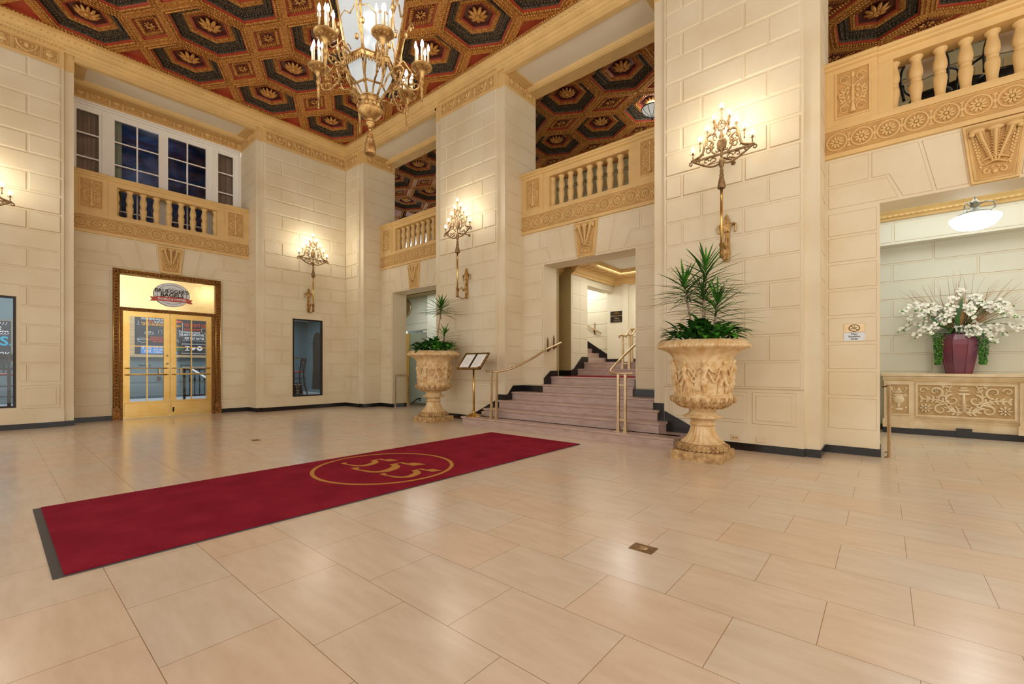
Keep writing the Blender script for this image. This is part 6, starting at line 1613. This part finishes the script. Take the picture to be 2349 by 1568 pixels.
# ------------------------------------------------------------------ chandelier
def chandelier():
    cx, cy = 2.70, 4.34
    t = empty('chandelier', (cx, cy, 3.48)); tag(t, 'large gilt lantern chandelier with six candle clusters and a tassel', 'chandelier')
    Z = lambda z: z - 3.48
    a0 = math.atan2(-.7631, .6463)
    b = B(); b.lathe([(.060, Z(3.492)), (.063, Z(3.50)), (.058, Z(3.58)), (.044, Z(3.65)), (.030, Z(3.665)), (.036, Z(3.68)), (.028, Z(3.72)), (.016, Z(3.745))], 28, flute=(Z(3.49), Z(3.645), .10, 14)); b.obj('tassel', 'gilt', t)
    b = B(); b.tube([(0, 0, Z(3.74)), (0, 0, Z(3.79))], .012, 6); b.tube([(.016 * cos(a), 0, Z(3.765) + .018 * sin(a)) for a in [2 * pi * k / 10 for k in range(10)]], .005, 4, closed=True); b.obj('hanging_ring', 'gilt', t)
    b = B(); b.lathe([(.014, Z(3.775)), (.03, Z(3.785)), (.018, Z(3.80)), (.045, Z(3.82)), (.05, Z(3.84)), (.03, Z(3.86)), (.045, Z(3.875)), (.06, Z(3.88)), (.09, Z(3.905)), (.125, Z(3.95)), (.13, Z(3.99)), (.105, Z(4.04)), (.10, Z(4.05)), (.12, Z(4.07)), (.12, Z(4.09))], 24)
    for k in range(6):
        a = a0 + pi / 3 * k + pi / 6; b.ell((.125 * cos(a), .125 * sin(a), Z(4.0)), (.022, .022, .03), 7, 5)
        b.tube([((.10 + .05 * s_) * cos(a), (.10 + .05 * s_) * sin(a), Z(4.09) - .07 * s_ ** 2) for s_ in (0, .4, .8, 1)], .010, 5)
    b.obj('lower_bulb_finial', 'gilt', t)
    HX = lambda r, z, off=pi / 6: [(r * cos(a0 + pi / 3 * k + off), r * sin(a0 + pi / 3 * k + off), Z(z)) for k in range(6)]
    # glass
    g = B(); rings = [(.11, 4.11), (.16, 4.20), (.225, 4.34), (.245, 4.40)]
    def shell(rings, g):
        n0 = len(g.v)
        for r, z in rings: g.v += HX(r, z)
        for i in range(len(rings) - 1):
            for k in range(6): k2 = (k + 1) % 6; g.face((n0 + i * 6 + k, n0 + i * 6 + k2, n0 + (i + 1) * 6 + k2, n0 + (i + 1) * 6 + k))
    shell(rings, g); g.obj('lower_glass', 'lantern', t)
    up = [(.245, 4.47), (.265, 4.60), (.31, 4.85), (.355, 5.10), (.385, 5.35), (.36, 5.6), (.28, 5.8)]
    g = B(); shell(up, g); g.obj('upper_glass', 'lantern', t)
    # ribs
    for rg, w_ in ((rings, .013), (up, .014)):
        for k in range(6):
            rb = B(); rb.tube([HX(r, z)[k] for r, z in rg], w_, 6); rb.obj('rib', 'gilt', t)
    b = B()
    for z, r in ((4.10, .12), (4.215, .172)): 
        P = HX(r, z); 
        for k in range(6): b.tube([P[k], P[(k + 1) % 6]], .012, 5)
    for k in range(6):   # tracery on the upper panes
        for (r0, z0, r1, z1) in ((.262, 4.58, .31, 4.87),):
            A, C_ = Vector(HX(.318, 4.88)[k]), Vector(HX(.318, 4.88)[(k + 1) % 6]); b.tube([A, A.lerp(C_, .25) + Vector((0, 0, .04)), A.lerp(C_, .5) - Vector((0, 0, .02)), A.lerp(C_, .75) + Vector((0, 0, .04)), C_], .008, 5)
            A, C_ = Vector(HX(.366, 5.16)[k]), Vector(HX(.366, 5.16)[(k + 1) % 6]); b.tube([A, A.lerp(C_, .25) - Vector((0, 0, .08)), A.lerp(C_, .5) - Vector((0, 0, .02)), A.lerp(C_, .75) - Vector((0, 0, .08)), C_], .010, 5)
    b.obj('tracery', 'gilt', t)
    b = B(); P0, P1, P2, P3 = HX(.255, 4.40), HX(.285, 4.405), HX(.285, 4.465), HX(.255, 4.47)
    for k in range(6):
        k2 = (k + 1) % 6
        for A, C_ in ((P0, P1), (P1, P2), (P2, P3)): b.quad(A[k], A[k2], C_[k2], C_[k])
        b.tube([P1[k], P1[k2]], .009, 5); b.tube([P2[k], P2[k2]], .009, 5)
        A, C_ = Vector(P1[k]), Vector(P1[k2])
        for i in range(9):
            q = A.lerp(C_, (i + .5) / 9); b.ell((q.x, q.y, q.z - .022), (.012, .012, .024), 6, 4)
    b.obj('gallery_ring', 'gilt', t)
    for k in range(6):
        vr = B(); an = a0 + pi / 3 * k + pi / 6
        cyl = lambda r, z, da=0.0: (r * cos(an + da), r * sin(an + da), Z(z))
        vr.tube(bez([cyl(.20, 4.16), cyl(.24, 4.28, .10), cyl(.30, 4.36, .16), cyl(.34, 4.48, .10), cyl(.335, 4.62), cyl(.37, 4.85, -.06), cyl(.43, 5.05), cyl(.47, 5.12), cyl(.49, 5.07)], 5), .009, 5)
        for (r_, z_, da) in ((.35, 4.70, .10), (.39, 4.93, -.12), (.47, 5.09, .08), (.33, 4.55, -.1)): vr.ell(cyl(r_, z_, da), (.024, .024, .034), 6, 4)
        vr.obj('vine_rod', 'gilt', t)
    # crown, chain, canopy above the picture
    b = B(); b.lathe([(.29, Z(5.8)), (.30, Z(5.83)), (.2, Z(5.95)), (.08, Z(6.1)), (.05, Z(6.2)), (.02, Z(6.25))], 24); b.obj('crown', 'gilt', t)
    b = B(); b.tube([(0, 0, Z(6.22)), (0, 0, Z(7.60))], .016, 6); b.obj('chain', 'gilt', t)
    # arms: one cluster, turned six times
    arm0 = None
    for k in range(6):
        rot = a0 + pi / 3 * k
        if arm0 is None:
            ar = empty('arm', (0, 0, 0), rot, t); arm0 = ar; R_ = .57
            b = B()
            b.tube([(p[0], 0, p[2]) for p in bez([(.10, 0, Z(4.07)), (.16, 0, Z(4.16)), (.24, 0, Z(4.20)), (.30, 0, Z(4.21)), (.33, 0, Z(4.28))], 4)], .010, 5)
            b.tube([(p[0], 0, p[2]) for p in bez([(.24, 0, Z(4.44)), (.33, 0, Z(4.47)), (.37, 0, Z(4.42)), (.34, 0, Z(4.33)), (.38, 0, Z(4.26)), (.46, 0, Z(4.20)), (.53, 0, Z(4.22)), (.55, 0, Z(4.28))], 4)], [.012] * 29, 6)
            for (x_, z_, r0, aa, tn) in ((.50, 4.245, .045, -pi / 2, 1.8), (.36, 4.30, .04, 0, 1.8), (.42, 4.215, .035, pi / 2, -1.7), (.31, 4.39, .05, -pi / 2, 1.7), (.45, 4.33, .05, pi, -1.7), (.30, 4.49, .04, pi, -1.6)):
                b.tube(spiral(x_, Z(z_), r0, r0 * .2, aa, aa + tn * pi, 12), .007, 5)
            b.tube([(p[0], 0, p[2]) for p in bez([(.30, 0, Z(4.45)), (.36, 0, Z(4.52)), (.42, 0, Z(4.44)), (.50, 0, Z(4.36)), (.54, 0, Z(4.40))], 4)], .008, 5)
            for (x_, z_, rx, rz, an) in ((.36, 4.28, .035, .014, .9), (.40, 4.25, .03, .012, -.7), (.46, 4.27, .035, .013, .4), (.34, 4.36, .03, .012, 1.6), (.33, 4.22, .03, .012, .2)):
                b.ell((x_, 0, Z(z_)), (rx, .016, rz), 6, 4, 0, Matrix.Rotation(-an, 3, 'Y'))
            b.obj('scroll', 'gilt', ar)
            b = B(); b.lathe([(0, Z(3.99)), (.008, Z(3.995)), (.010, Z(4.01)), (.006, Z(4.02)), (.011, Z(4.03)), (.010, Z(4.05)), (.017, Z(4.20)), (.021, Z(4.21)), (.019, Z(4.22)), (.021, Z(4.27)), (.028, Z(4.29)), (.02, Z(4.31)), (.024, Z(4.36)), (.034, Z(4.37)), (.028, Z(4.385)), (.05, Z(4.40)), (.085, Z(4.425)), (.112, Z(4.445)), (.115, Z(4.455)), (.10, Z(4.46)), (0, Z(4.45))], 22, (R_, 0, 0))
            for q in range(12):
                a = 2 * pi * q / 12; b.ell((R_ + .065 * cos(a), .065 * sin(a), Z(4.415)), (.03, .012, .010), 5, 4, 0, Matrix.Rotation(a, 3, 'Z') @ Matrix.Rotation(-.5, 3, 'Y'))
            b.obj('candle_cup', 'gilt', ar)
            cd0 = None
            for q in range(6):
                a = 2 * pi * q / 5; rr = .072 if q < 5 else 0
                if cd0 is None:
                    b = B(); b.lathe([(.018, 0), (.020, .01), (.012, .02), (.0105, .03), (.0105, .17), (.006, .175)], 9); cd0 = b.obj('candle', 'candle', ar, (R_ + rr * cos(a), rr * sin(a), Z(4.45)))
                    b = B(); b.lathe([(0, .172), (.007, .175), (.016, .195), (.014, .22), (.005, .25), (0, .262)], 8); bl0 = b.obj('flame_bulb', 'bulb_cool', cd0)
                else:
                    c_ = inst(cd0, ar, (R_ + rr * cos(a), rr * sin(a), Z(4.45) + (.05 if q == 5 else 0))); inst(bl0, c_, (0, 0, 0))
        else:
            ar = copy_tree(arm0, t); ar.rotation_euler = (0, 0, rot)
        lamp('POINT', (cx + .57 * cos(rot), cy + .57 * sin(rot), 4.88), 4.5, (1, .95, .86), .08, name='chandelier_cluster_light')
chandelier()

# ------------------------------------------------------------------ lettering as real meshes
bpy.context.view_layer.update()
dg = bpy.context.evaluated_depsgraph_get()
for o in [o for o in bpy.data.objects if o.type == 'FONT']:
    me = bpy.data.meshes.new_from_object(o.evaluated_get(dg)); me.name = 'lettering'
    nm = o.name; par = o.parent; loc = o.location.copy(); rot = o.rotation_euler.copy(); sc_ = o.scale.copy()
    if 'fitw' in o:
        wd = max(v.co.x for v in me.vertices) - min(v.co.x for v in me.vertices); sc_[0] = o['fitw'] / wd
    bpy.data.objects.remove(o)
    n = bpy.data.objects.new(nm, me); COL.objects.link(n); n.parent = par; n.location = loc; n.rotation_euler = rot; n.scale = sc_
